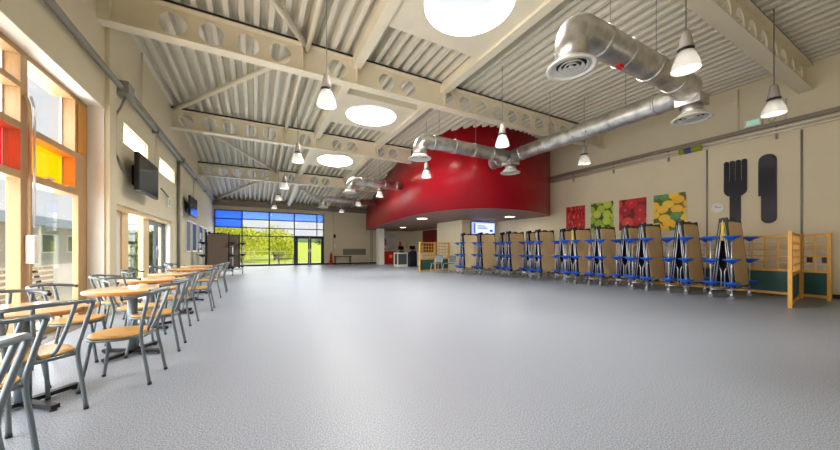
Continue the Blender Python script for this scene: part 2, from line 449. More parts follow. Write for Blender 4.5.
# glazed doors in the left wall
d = thing('door_1', 'glazed double doors and side lights in the left wall recess', 'door', kind='structure')
X0 = -2.43; X1 = -2.38
b = MB(); b.box(X0 - .03, 7.65, 0, X1, 7.8, 1.98); b.box(X0 - .03, 8.47, 0, X1, 8.82, 1.92); b.box(X0 - .03, 9.82, 0, X1, 10.28, 1.92)
b.box(X0 - .03, 7.8, 1.88, X1 + .08, 12.13, 1.98)
b.build('door_frame', 'wood_pale', d)
MB().box(X0 - .03, 11.92, 0, XL - .02, 12.13, 1.88).build('reveal', 'reveal_white', d)
MB().box(X0 - .02, 7.8, 0, X0 + .02, 8.47, 1.88).build('side_panel', 'white_paint', d)
MB().box(X0 - .01, 8.82, 0.05, X0, 9.82, 1.88).build('pane', 'clear_glass', d)
for y0, y1 in ((10.28, 11.09), (11.11, 11.92)):
    b = MB(); b.box(X0 - .03, y0, 0, X1 - .01, y0 + .09, 1.88); b.box(X0 - .03, y1 - .09, 0, X1 - .01, y1, 1.88)
    b.box(X0 - .03, y0 + .09, 0, X1 - .01, y1 - .09, .16); b.box(X0 - .03, y0 + .09, 1.78, X1 - .01, y1 - .09, 1.88)
    lf = b.build('door_leaf', 'alu_dark', d)
    MB().box(X0 + .01, y0 + .09, .16, X0 + .02, y1 - .09, 1.78).build('pane', 'clear_glass', lf)
    yy = 11.03 if y0 < 11 else 11.17
    MB().tube([(X1 - .04, yy, .85), (X1, yy, .87), (X1, yy, 1.2), (X1 - .04, yy, 1.22)], .012, 8).build('door_handle', 'silver', lf)

# far window wall
w = thing('window_4', 'wide dark framed window with blue glass along its top', 'window', (0, YF, 0), kind='structure')
vx = [-2.19, -.68, .9, 2.47, 3.98, 4.47]; hz = [1.98, 2.52, 3.06, 3.62]
b = MB()
for x_ in vx[1:4]: b.box(x_ - .035, .04, 0 if x_ < 2.4 else 0, x_ + .035, .14, 3.62)
b.box(vx[4] - .03, .04, 2.05, vx[4] + .03, .14, 3.62)
b.box(vx[0], .04, 0, vx[0] + .06, .14, 3.62); b.box(vx[5] - .06, .04, 0, vx[5], .14, 3.62)
for z in hz[:3]: b.box(vx[0] + .06, .05, z - .03, vx[3], .13, z + .03)
for z in hz[1:3]: b.box(vx[3], .05, z - .03, vx[5] - .06, .13, z + .03)
b.box(vx[0] + .06, .04, 3.56, vx[5] - .06, .14, 3.62); b.box(vx[0] + .06, .04, 0, vx[3], .14, .1)
b.build('window_frame', 'alu_dark', w)
g = MB()
for i in range(5):
    for j, (z0, z1) in enumerate(zip([.1] + hz, hz)):
        if i >= 3 and j == 0: continue
        x0, x1 = vx[i] + .03, vx[i + 1] - .03
        blue = (j == 3) or (j == 2 and i == 0)
        if blue: MB().box(x0, .085, z0 + .03, x1, .095, z1 - .03).build('tinted_pane', 'blue_glass' if i == 0 else 'skylit_blue_glass', w)['label'] = 'blue glass pane'
        else: g.box(x0, .085, z0 + .03, x1, .095, z1 - .03)
g.build('pane', 'clear_glass', w)
d = thing('door_2', 'dark framed glazed double doors in the end window', 'door', (0, YF, 0), kind='structure')
b = MB(); b.box(2.5, .0, 0, 2.6, .14, 2.05); b.box(4.36, .0, 0, 4.46, .14, 2.05); b.box(2.6, 0, 1.96, 4.36, .14, 2.05); b.build('door_frame', 'alu_dark', d)
for x0, x1 in ((2.6, 3.47), (3.49, 4.36)):
    b = MB(); b.box(x0, .02, 0, x0 + .1, .1, 1.96); b.box(x1 - .1, .02, 0, x1, .1, 1.96); b.box(x0 + .1, .02, 0, x1 - .1, .1, .13); b.box(x0 + .1, .02, 1.86, x1 - .1, .1, 1.96)
    lf = b.build('door_leaf', 'alu_dark', d)
    MB().box(x0 + .1, .055, .13, x1 - .1, .065, 1.86).build('pane', 'clear_glass', lf)
    xx = 3.42 if x0 < 3 else 3.54
    MB().box(xx - .03, -.01, .9, xx + .03, .02, 1.15).build('door_handle', 'silver', lf)

# baseboards
b = MB(); b.box(4.47, YF - .02, 0, 11.6, YF, .1); tag(b.build('baseboard_far', 'tread_dark'), 'dark skirting along the end wall', 'skirting', kind='structure')
b = MB(); b.box(XR - .025, YB, 0, XR, 12.7, .1); tag(b.build('baseboard_right', 'tread_dark'), 'dark skirting behind the folded tables', 'skirting', kind='structure')
b = MB(); b.box(XL, 12.13, 0, XL + .02, YF, .1); b.box(XL, 7.2, 0, XL + .02, 7.65, .1); tag(b.build('baseboard_left', 'tread_dark'), 'dark skirting under the blue boards', 'skirting', kind='structure')
tag(MB().box(XL, 7.22, 0, XL + .06, 7.52, 5.5).build('trim_1', 'wall_paint'), 'shallow cream pilaster beside the timber window', 'pilaster', kind='structure')

# ------------------------------------------------------------------ red drum, pier, column
OUT = [(11.6, 9.5), (10.6, 9.0), (9.6, 8.68), (8.7, 8.55), (7.9, 8.62), (7.25, 8.9), (6.75, 9.4), (6.42, 10.15), (6.22, 11.2), (6.2, 12.5), (6.4, 14.3), (6.72, 16.6), (7.15, 19.2), (7.5, 21.3), (7.75, 23.0)]
def spline(pts, k=5):
    out = []
    P = [Vector((p[0], p[1], 0)) for p in pts]
    for i in range(len(P) - 1):
        p0, p1, p2, p3 = P[max(0, i - 1)], P[i], P[i + 1], P[min(len(P) - 1, i + 2)]
        for j in range(k):
            t = j / k
            out.append(.5 * ((2 * p1) + (p2 - p0) * t + (2 * p0 - 5 * p1 + 4 * p2 - p3) * t * t + (3 * p1 - p0 - 3 * p2 + p3) * t ** 3))
    out.append(P[-1]); return [(p.x, p.y) for p in out]
drum = spline(OUT); ZS = 2.6
b = MB()
lo = [b.bm.verts.new((x, y, ZS)) for x, y in drum]; hi = [b.bm.verts.new((x, y, roof(y) + .18)) for x, y in drum]
for i in range(len(drum) - 1):
    f = b.bm.faces.new((lo[i], lo[i + 1], hi[i + 1], hi[i])); f.smooth = True
dw = b.build('wall_drum', 'drum_red')
sm = dw.modifiers.new('thickness', 'SOLIDIFY'); sm.thickness = .12; sm.offset = -1
tag(dw, 'big curved red drum wall hanging over the servery', 'wall', kind='structure')
b = MB(); b.face([(x, y, ZS + .05) for x, y in drum] + [(11.6, 23.0, ZS + .05)])
o = b.build('ceiling_servery', 'soffit_paint'); sm = o.modifiers.new('thickness', 'SOLIDIFY'); sm.thickness = .1; sm.offset = 0
tag(o, 'low flat soffit under the red drum', 'ceiling', kind='structure')
tag(MB().box(9.22, 12.7, 0, 11.6, 15.1, ZS).build('wall_pier', 'wall_paint'), 'cream block of wall carrying the projection screen', 'wall', kind='structure')
tag(MB().box(7.85, 20.9, 0, 8.3, 21.35, ZS).build('column', 'white_paint'), 'square white column under the red drum edge', 'column', kind='structure')
tag(MB().box(XR - .03, 19.0, 0, XR, 21.1, 2.54).build('wall_panel', 'dark_red'), 'dark red painted wall panel behind the servery', 'wall panel', kind='structure')
for (x, y, r_, lb) in ((10.2, 10.4, .22, 'round soffit light above the projection screen'), (7.1, 13.0, .25, 'round soffit light above the small trellis screen'), (8.9, 19.0, .2, 'round soffit light above the servery counters')):
    t = thing('downlight', lb, 'ceiling light', (x, y, ZS), group='soffit lights under the drum')
    MB().lathe([(r_, 0), (r_ + .03, 0), (r_ + .03, -.02), (r_, -.02), (r_, 0)], 28).build('rim', 'white_paint', t)
    MB().lathe([(0, -.005), (r_, -.005), (r_, -.015), (0, -.015)], 28).build('diffuser', 'soffit_lamp', t)

# ------------------------------------------------------------------ roof steel
def cellular(y, x0, x1, z0, z1, skip, label):
    t = thing('cellular_beam', label, 'beam', ((x0 + x1) / 2, y, z0), group='perforated roof beams')
    cx = (x0 + x1) / 2; zc = (z1 - z0) / 2; h0, h1 = .02, z1 - z0 - .02
    b = MB(); p = .59; r_ = .205; xs = []
    k0 = math.ceil((x0 + .3 - 5.2) / p)
    k = k0
    while 5.2 + k * p < x1 - .3: xs.append(5.2 + k * p); k += 1
    cur = x0
    def quad(a, c):
        if c - a > 1e-4: b.face([(a - cx, 0, h0), (c - cx, 0, h0), (c - cx, 0, h1), (a - cx, 0, h1)])
    for x in xs:
        a, c = x - p / 2, x + p / 2
        quad(cur, a); cur = c
        if any(s0 < x < s1 for s0, s1 in skip): quad(a, c); continue
        N = 24
        circ = [(x - cx + r_ * math.cos(2 * PI * i / N), 0, zc + r_ * math.sin(2 * PI * i / N)) for i in range(N)]
        def sq(i):
            an = 2 * PI * i / N; ca, sa = math.cos(an), math.sin(an)
            s_ = min((p / 2) / abs(ca) if abs(ca) > 1e-6 else 9, ((h1 - h0) / 2) / abs(sa) if abs(sa) > 1e-6 else 9)
            return (x - cx + ca * s_, 0, (h0 + h1) / 2 + sa * s_)
        cv = [b.bm.verts.new(q) for q in circ]; sv = [b.bm.verts.new(sq(i)) for i in range(N)]
        corner = [b.bm.verts.new((x - cx + p / 2 * sx, 0, h1 if sz > 0 else h0)) for sx, sz in ((1, 1), (-1, 1), (-1, -1), (1, -1))]
        cang = [math.atan2((h1 - h0) / 2 * sz, p / 2 * sx) % (2 * PI) for sx, sz in ((1, 1), (-1, 1), (-1, -1), (1, -1))]
        for i in range(N):
            j = (i + 1) % N; a0 = 2 * PI * i / N; a1 = a0 + 2 * PI / N
            mid = [corner[q] for q in range(4) if a0 + 1e-6 < cang[q] < a1 - 1e-6]
            b.bm.faces.new([cv[i], sv[i]] + mid + [sv[j], cv[j]])
    quad(cur, x1)
    o = b.build('web', 'steel_cream', t); s_ = o.modifiers.new('thickness', 'SOLIDIFY'); s_.thickness = .02; s_.offset = 0
    hl = (x1 - x0) / 2
    MB().box(-hl, -.12, 0, hl, .12, .025).build('bottom_flange', 'steel_cream', t)
    MB().box(-hl, -.12, z1 - z0 - .025, hl, .12, z1 - z0).build('top_flange', 'steel_cream', t)
    MB().box(-hl, -.10, z1 - z0, hl, .10, z1 - z0 + .058).build('shadow_gap_bar', 'black_plastic', t)  # black bar paints in the shaded gap between beam and deck
    for q in (0.9, JX0, JX1):
        if x0 < q < x1:
            MB().box(q - cx - .012, -.11, .025, q - cx + .012, .11, z1 - z0 - .025).build('stiffener', 'steel_cream', t)
    return t
SK = [(.95, 1.5), (2.0, 2.5), (4.0, 4.4)]
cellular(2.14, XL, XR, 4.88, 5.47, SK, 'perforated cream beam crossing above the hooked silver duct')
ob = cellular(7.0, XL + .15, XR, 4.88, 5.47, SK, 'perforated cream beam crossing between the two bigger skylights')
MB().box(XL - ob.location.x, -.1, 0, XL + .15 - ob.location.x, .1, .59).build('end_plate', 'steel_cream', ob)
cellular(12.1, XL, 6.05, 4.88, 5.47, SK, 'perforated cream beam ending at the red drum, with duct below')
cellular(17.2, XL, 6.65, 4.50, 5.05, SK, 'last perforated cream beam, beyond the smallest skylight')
b = MB(); b.box(XL, 22.7, 3.86, 7.6, YF, 4.2); tag(b.build('trim_2', 'trunking'), 'dark steel band above the end window', 'beam', kind='structure')
BY = [YB, 2.14, 7.0, 12.1, 17.2, YF]
bayname = ['behind the first perforated beam', 'beside the biggest skylight', 'beside the middle skylight', 'beside the smallest skylight', 'in the sloping end bay']
for i, (a, c) in enumerate(zip(BY, BY[1:])):
    for side, X in ((0, JX0), (1, JX1)):
        a2, c2 = a + .02, c - .02
        b = MB(); b.beam((X, a2, roof(a2) - .13), (X, c2, roof(c2) - .13), .2, .25)
        if i == 4 and side == 0: pass
        o = b.build('roof_joist', 'steel_cream')
        tag(o, 'cream box joist %s, on its %s side' % (bayname[i], 'window wall' if side == 0 else 'duct'), 'joist', 'roof joists along the skylights')
    X = 1.0
    b = MB(); b.tube([(X, a + .02, roof(a) - .16), (X, c - .02, roof(c) - .16)], .05, 10)
    tag(b.build('tie_tube', 'steel_cream'), 'slim cream tie tube running lengthwise %s' % bayname[i].replace('beside', 'near'), 'tie tube', 'tie tubes between roof beams')
def brace(p, q, label):
    tag(MB().tube([p, q], .06, 10).build('brace_tube', 'steel_cream'), label, 'brace', 'diagonal roof braces')
brace((XL + .1, 2.3, 5.42), (.95, 6.85, 5.42), 'diagonal cream brace in the bay of the biggest skylight')
brace((XL + .1, 11.95, 5.42), (.95, 7.15, 5.42), 'diagonal cream brace in the bay of the middle skylight')
brace((XL + .15, 12.25, 5.40), (.95, 17.05, 5.0), 'diagonal cream brace in the bay of the smallest skylight')
brace((XL + .3, 22.6, 4.24), (.95, 17.35, 4.98), 'diagonal cream brace reaching down to the end window corner')
brace((4.6, 22.6, 4.2), (1.1, 17.35, 4.98), 'diagonal cream brace reaching down above the far glazed doors')

# skylights
for k, (yc, h) in enumerate(SKY):
    zc = roof(yc) - .18; sl = (roof(yc + .1) - roof(yc - .1)) / .2
    t = thing('skylight', ('biggest round skylight in a square cream soffit, nearest the hooked duct', 'middle round skylight between two perforated beams', 'smallest and farthest round skylight, in front of the red drum')[k], 'skylight', (3.27, yc, zc), group='round skylights')
    t.rotation_euler = (math.atan(sl), 0, 0)
    N = 48; r_ = .77; hx = 1.11; b = MB()
    circ = [(r_ * math.cos(2 * PI * i / N), r_ * math.sin(2 * PI * i / N)) for i in range(N)]
    sqv = []
    for i in range(N):
        an = 2 * PI * i / N; ca, sa = math.cos(an), math.sin(an)
        s_ = min(hx / abs(ca) if abs(ca) > 1e-6 else 99, h / abs(sa) if abs(sa) > 1e-6 else 99); sqv.append((ca * s_, sa * s_))
    cang = [(math.atan2(h * sz, hx * sx) % (2 * PI), (hx * sx, h * sz)) for sx, sz in ((1, 1), (-1, 1), (-1, -1), (1, -1))]
    cv = [b.bm.verts.new((x, y, 0)) for x, y in circ]; sv = [b.bm.verts.new((x, y, 0)) for x, y in sqv]
    for i in range(N):
        j = (i + 1) % N; a0 = 2 * PI * i / N; a1 = a0 + 2 * PI / N
        mid = [b.bm.verts.new((q[0], q[1], 0)) for an, q in cang if a0 + 1e-6 < an < a1 - 1e-6]
        b.bm.faces.new([cv[i], cv[j], sv[j]] + mid + [sv[i]])
    o = b.build('soffit_panel', 'steel_cream', t); s_ = o.modifiers.new('thickness', 'SOLIDIFY'); s_.thickness = .03; s_.offset = 0
    b = MB()
    for x0, x1, y0, y1 in ((-hx, hx, -h, -h + .04), (-hx, hx, h - .04, h), (-hx, -hx + .04, -h + .04, h - .04), (hx - .04, hx, -h + .04, h - .04)): b.box(x0, y0, .015, x1, y1, .5)
    b.build('curb', 'steel_cream', t)
    MB().lathe([(r_, 0.0), (r_, .62), (r_ + .04, .62), (r_ + .04, 0.0)], 48).build('shaft', 'white_paint', t)
    MB().lathe([(r_, .52), (r_ * .8, .56), (r_ * .4, .6), (0, .61), (0, .63), (r_, .6)], 48).build('dome', 'skylight_glow', t)

# ------------------------------------------------------------------ ducts
DZ, DRAD = 4.1, .205
def arc(c, u, v, r, n=7):
    c, u, v = Vector(c), Vector(u), Vector(v)
    return [c + u * r * math.cos(PI / 2 * i / n) + v * r * math.sin(PI / 2 * i / n) for i in range(n + 1)]
def ring_band(b, p, d, r=DRAD + .012):
    p, d = Vector(p), Vector(d); b.tube([p - d * .025, p + d * .025], r, 24)
def diffuser(t, x, y, z=3.6, r=.31):
    b = MB(); b.lathe([(.2, .09), (.22, .05), (r, .0), (r, -.015), (r - .05, -.012), (.24, .02), (.2, .03)], 32, (x, y, z)); o = b.build('diffuser', 'diffuser_white', t)
    b = MB()
    for q in (.22, .16, .1, .045): b.lathe([(q - .035, .035), (q, -.005), (q, .0), (q - .03, .04)], 28, (x, y, z))
    b.build('cone_ring', 'diffuser_white', o)
    MB().lathe([(0, .05), (.2, .05), (.2, .07), (0, .07)], 24, (x, y, z)).build('throat', 'tread_dark', o)
def hanger(t, x, y, z0):
    MB().tube([(x, y, z0), (x, y, roof(y))], .006, 6).build('hanger', 'conduit', t)
t = thing('air_duct', 'hooked silver spiral duct running beside the wall towards the red drum', 'duct', (7.3, 2.67, DZ), group='silver ventilation ducts')
o_ = Vector((7.3, 2.67, DZ))
def L(*p): return Vector(p) - o_
r0 = .26
path = [L(3.72, 2.67, 3.6), L(3.72, 2.67, DZ - r0)] + [p - o_ for p in arc((3.72 + r0, 2.67, DZ - r0), (-1, 0, 0), (0, 0, 1), r0)] + [L(5, 2.67, DZ), L(6.9, 2.67, DZ)] + [p - o_ for p in arc((6.95, 3.02, DZ), (0, -1, 0), (1, 0, 0), .35)] + [L(7.3, 5, DZ), L(7.3, 8.25, DZ)]
b = MB(); b.tube(path, DRAD, 24); b.build('duct_run', 'galvanised', t)
path = [L(3.98, 7.42, 3.66), L(3.98, 7.42, DZ - r0)] + [p - o_ for p in arc((3.98 + r0, 7.42, DZ - r0), (-1, 0, 0), (0, 0, 1), r0)] + [L(5, 7.42, DZ), L(7.2, 7.42, DZ)]
b = MB(); b.tube(path, DRAD * .92, 24); b.build('branch_run', 'galvanised', t)
def band(*a):
    b = MB(); ring_band(b, *a); b.build('coupling_band', 'galvanised', t)
for x in (4.35, 4.95, 5.7, 6.5): band(L(x, 2.67, DZ), (1, 0, 0))
for y in (3.3, 4.2, 5.1, 6.0, 6.9, 7.9, 8.2): band(L(7.3, y, DZ), (0, 1, 0))
for x in (4.4, 5.1, 5.8, 6.5): band(L(x, 7.42, DZ), (1, 0, 0), DRAD * .92 + .012)
diffuser(t, *L(3.72, 2.67, 0)[:2], 3.54 - DZ); diffuser(t, *L(3.98, 7.42, 0)[:2], 3.6 - DZ)
for (x, y) in ((7.3, 2.72), (7.3, 7.42)):
    q = L(x, y, 0)
    b = MB(); b.box(q.x - .2, q.y - .2, -.27, q.x + .2, q.y + .2, -.1, .01); b.cyl((q.x, q.y, -.44), (q.x, q.y, -.27), .17, 20); b.build('plenum_box', 'galvanised', t)
    diffuser(t, q.x, q.y, 3.6 - DZ)
for (x, y) in ((4.6, 2.67), (5.9, 2.67), (7.3, 3.9), (7.3, 5.9), (7.3, 7.9), (4.6, 7.42), (5.9, 7.42)):
    q = L(x, y, 0); MB().tube([(q.x, q.y, DRAD), (q.x, q.y, roof(y) - DZ)], .006, 6).build('hanger', 'conduit', t)
MB().box(-2.5, -.03, -.25, -2.4, .03, -.205).build('damper_handle', 'red_gloss', t)['label'] = 'red damper handle'
for k, (xd, yd, xe) in enumerate(((3.68, 13.3, 6.2), (3.6, 18.8, 7.0))):
    t = thing('air_duct', ('short silver duct entering the red drum below the smallest skylight', 'farthest silver duct entering the red drum near the end wall')[k], 'duct', (xd, yd, DZ), group='silver ventilation ducts')
    rr = .19
    path = [Vector((0, 0, -.45)), Vector((0, 0, -r0))] + arc((r0, 0, -r0), (-1, 0, 0), (0, 0, 1), r0) + [Vector((1, 0, 0)), Vector((xe - xd, 0, 0))]
    MB().tube(path, rr, 24).build('duct_run', 'galvanised', t)
    for x in (.5, 1.0, 1.6, 2.2): band((x, 0, 0), (1, 0, 0), rr + .012)
    diffuser(t, 0, 0, 3.6 - DZ)
    for x in (.8, 2.0): MB().tube([(x, 0, rr), (x, 0, roof(yd) - DZ)], .006, 6).build('hanger', 'conduit', t)

# ------------------------------------------------------------------ pendant lamps
ZP = 3.6
def pendant():
    t = thing('pendant_lamp', '', 'pendant lamp', (0, 0, ZP), group='bell pendant lamps')
    MB().lathe([(.165, 0), (.168, .01), (.15, .09), (.115, .19), (.092, .25), (.085, .25), (.108, .19), (.143, .09), (.158, .01), (.165, 0)], 28).build('lamp_shade', 'shade_glass', t)
    MB().lathe([(.094, .245), (.096, .285), (.08, .285), (.08, .245)], 24).build('collar', 'black_plastic', t)
    MB().lathe([(0, .27), (.088, .285), (.075, .38), (.055, .5), (.045, .53), (0, .535)], 24).build('cap', 'lamp_grey', t)
    MB().lathe([(0, .06), (.04, .08), (.05, .13), (.035, .2), (0, .25)], 16).build('bulb', 'bulb_glow', t)
    return t
lp = pendant()
PEND = [(1.1, 5.45, 'white bell pendant by the tie tube, below the beam between bigger skylights'), (1.1, 9.4, 'white bell pendant on the window side of the middle skylight'),
        (1.1, 13.8, 'white bell pendant in the bay of the smallest skylight, over the window side'), (1.1, 17.1, 'white bell pendant just below the last perforated beam'),
        (1.1, 21.0, 'white bell pendant hanging in front of the end window'),
        (5.25, 2.02, 'large-looking white bell pendant hanging beside the silver duct elbow'), (5.25, 5.6, 'white bell pendant in front of the red drum, above the branch duct'),
        (5.25, 9.3, 'white bell pendant against the red drum below the branch duct diffuser'), (5.25, 13.8, 'white bell pendant below the short duct entering the drum'),
        (5.25, 17.2, 'white bell pendant between the two short ducts'), (5.25, 21.0, 'white bell pendant close to the cream end wall'),
        (8.4, 1.92, 'white bell pendant hanging above the wall-mounted knife'), (8.45, 5.65, 'white bell pendant under the long duct, near the wall trunking')]
for i, (x, y, lb) in enumerate(PEND):
    o = lp if i == 0 else dup(lp, (x, y, ZP), 0, lb)
    o.location = (x, y, ZP); o['label'] = lb
    MB().tube([(0, 0, .53), (.004, 0, .9), (-.003, 0, 1.3), (0, 0, roof(y) - ZP)], .008, 6, smooth=4).build('cord', 'conduit', o)

# ------------------------------------------------------------------ right wall fittings
t = thing('wall_trunking', 'grey cable trunking with two pale pipes along the cream wall', 'pipe run', (XR, 0, 4.2))
MB().box(-.1, YB + .05, .02, -.01, 9.35, .12, .005).build('trunking_channel', 'trunking', t)
for dz, dx in ((-.05, -.07), (-.14, -.06)):
    MB().tube([(dx, YB + .05, dz), (dx, 9.3, dz)], .036, 10).build('pipe', 'conduit_pale', t)
for y in (-1.5, .6, 2.6, 4.9, 6.6, 8.2):
    MB().box(-.05, y - .02, -.3, -.005, y + .02, .03).build('bracket', 'conduit', t)
b = MB(); b.tube([(-.06, 4.05, -.1), (-.06, 4.3, -.1)], .085, 12); b.tube([(-.06, 4.45, -.1), (-.06, 4.6, -.1)], .085, 12); b.build('marker_band', 'pipe_band_green', t)['label'] = 'olive pipe marker band'
MB().tube([(-.06, 4.3, -.1), (-.06, 4.45, -.1)], .086, 12).build('marker_band', 'pipe_band_blue', t)['label'] = 'blue pipe marker band'
for y, z1, lb in ((3.96, 5.5, 'thin grey conduit on the cream wall beside the white clock'), (2.2, 5.5, 'thin grey conduit on the cream wall behind the trellis screen')):
    b = MB(); b.tube([(XR - .02, y, .9), (XR - .02, y, 4.0)], .018, 8)
    tag(b.build('conduit', 'conduit'), lb, 'conduit', 'conduits on the cream walls')
for y, lb in ((3.3, 'upper conduit under the beam end on the cream wall'), (2.45, 'upper conduit beside the beam end'), (1.5, 'upper conduit next to the emergency light')):
    b = MB(); b.tube([(XR - .02, y, 4.33), (XR - .02, y, 4.85 if 2 < y < 2.5 else 5.45)], .016, 8)
    tag(b.build('conduit', 'conduit_pale'), lb, 'conduit', 'conduits on the cream walls')
t = thing('emergency_light', 'white emergency light box on the wall trunking', 'emergency light', (XR, 3.0, 4.42))
MB().box(-.12, -.16, -.09, 0, .16, .12, .01).build('housing', 'white_paint', t); MB().box(-.125, -.12, -.05, -.12, .12, .08).build('lens', 'sign_glow', t)
t = thing('wall_sensor', 'small round beige sensor beside the emergency light', 'sensor', (XR, 2.68, 4.42))
b = MB(); b.tube([(0, 0, 0), (-.04, 0, 0), (-.07, 0, 0)], [.06, .06, .03], 14); b.build('body', 'conduit_pale', t)

posters = [('chilli', 7.70, 8.55, 1.85, 2.88, 'red chilli photograph poster on the cream wall'), ('apple', 6.60, 7.47, 1.75, 2.90, 'green apple photograph poster on the cream wall'),
           ('tomato', 5.52, 6.41, 1.78, 2.88, 'red tomato photograph poster on the cream wall'), ('lemon', 4.44, 5.32, 1.71, 2.88, 'yellow lemon photograph poster on the cream wall')]
for nm, y0, y1, z0, z1, lb in posters:
    t = thing('fruit_picture', lb, 'poster', (XR - .002, (y0 + y1) / 2, (z0 + z1) / 2), group='fruit posters')
    MB().box(-.022, (y0 - y1) / 2, (z0 - z1) / 2, 0, (y1 - y0) / 2, (z1 - z0) / 2).build('backing_board', 'paper', t)
    MB().box(-.025, (y0 - y1) / 2 + .004, (z0 - z1) / 2 + .004, -.022, (y1 - y0) / 2 - .004, (z1 - z0) / 2 - .004).build('print', 'print_' + nm, t)
# giant fork and knife; local a = across (towards the camera is -Y), b = height
def rpoly(pts): return pts
def cap(cx, z, r, up=True, n=8):
    return [(cx + r * math.cos(PI - PI * i / n), z + (1 if up else -1) * r * math.sin(PI * i / n)) for i in range(n + 1)]
def wall_cut(name, poly, label, cat, yc):
    b = MB(); b.prism(poly, lambda a, z: Vector((XR, yc - a, z)), lambda a, z: Vector((XR - .04, yc - a, z)))
    return tag(b.build(name, 'fork_black'), label, cat)
poly = []
for i in range(4):
    cx = -.178 + i * .119
    if i: poly += [(cx - .0595 - .009, 2.98), (cx - .0595 + .009, 2.98)]
    poly += cap(cx, 3.5, .05)
poly += [(.23, 2.74), (.215, 2.66), (.16, 2.6), (.11, 2.57), (.11, 1.97)] + cap(0.0, 1.97, .11, False)[::-1][1:] + [(-.11, 2.57), (-.16, 2.6), (-.215, 2.66), (-.23, 2.74)]
wall_cut('wall_fork', poly, 'giant black cutout fork mounted on the cream wall', 'wall decoration', 3.36)
poly = [(-.16, 2.5), (-.16, 3.36)] + cap(0.0, 3.4, .16)[1:] + [(.16, 1.95)] + cap(.025, 1.92, .135, False)[::-1] + [(-.11, 2.5)]
wall_cut('wall_knife', poly, 'giant black cutout knife mounted on the cream wall', 'wall decoration', 2.76)
t = thing('wall_clock', 'round white clock on the cream wall beside the giant fork', 'clock', (XR, 3.72, 2.29))
b = MB(); b.tube([(0, 0, 0), (-.05, 0, 0)], .14, 28); b.build('clock_case', 'white_paint', t)
b = MB(); b.tube([(-.05, 0, 0), (-.052, 0, 0)], .125, 28); b.build('dial', 'paper', t)
b = MB(); b.beam((-.055, 0, 0), (-.055, .05, .06), .006, .012); b.beam((-.055, 0, 0), (-.055, -.09, .02), .006, .01); b.build('hand', 'black_plastic', t)

# ------------------------------------------------------------------ trellis screens
def trellis(name_label, p, q, zt=1.46, cols=6, rows=4):
    p, q = Vector((p[0], p[1], 0)), Vector((q[0], q[1], 0)); Ln = (q - p).length; an = math.atan2(q.y - p.y, q.x - p.x)
    t = thing('trellis_screen', name_label, 'screen', p, an, 'timber trellis screens')
    for x in (0, Ln):
        MB().box(x - .03, -.03, 0, x + .03, .03, zt + .02, .006).build('post', 'trellis_wood', t)
    for z0, z1 in ((zt - .05, zt), (.6, .66), (.05, .11)): MB().box(.03, -.025, z0, Ln - .03, .025, z1).build('rail', 'trellis_wood', t)
    MB().box(.04, -.012, .11, Ln - .04, .012, .6).build('lower_panel', 'green_panel', t)
    b = MB()
    for i in range(1, cols): x = .04 + (Ln - .08) * i / cols; b.box(x - .014, -.014, .66, x + .014, .0, zt - .05)
    for j in range(1, rows): z = .66 + (zt - .71) * j / rows; b.box(.04, 0.0, z - .014, Ln - .04, .014, z + .014)
    b.build('lattice', 'trellis_wood', t)
    return t
trellis('long green and timber trellis screen standing along the cream wall', (11.12, 4.5), (11.06, 2.2), cols=10, rows=5)
trellis('short green and timber trellis screen standing beside the wing screen', (11.06, 2.1), (11.0, 1.7), cols=2, rows=5)
trellis('trellis wing screen jutting out from the wall towards the floor', (9.05, 1.86), (10.92, 2.12), cols=6, rows=5)
trellis('trellis screen with green base by the servery, grey chairs in front', (7.02, 13.1), (8.1, 13.55), cols=5, rows=5)
trellis('trellis return screen between servery trellis and the cream wall block', (8.2, 13.6), (9.1, 13.75), cols=4, rows=5)
t = thing('wall_socket', 'white twin wall socket with black plugs behind the short trellis', 'socket', (XR, 1.95, .85))
MB().box(-.04, -.2, -.1, 0, .22, .12, .008).build('socket_plate', 'white_paint', t)
for y in (-.1, .12): MB().box(-.1, y - .04, -.05, -.04, y + .04, .1, .008).build('plug', 'black_plastic', t)

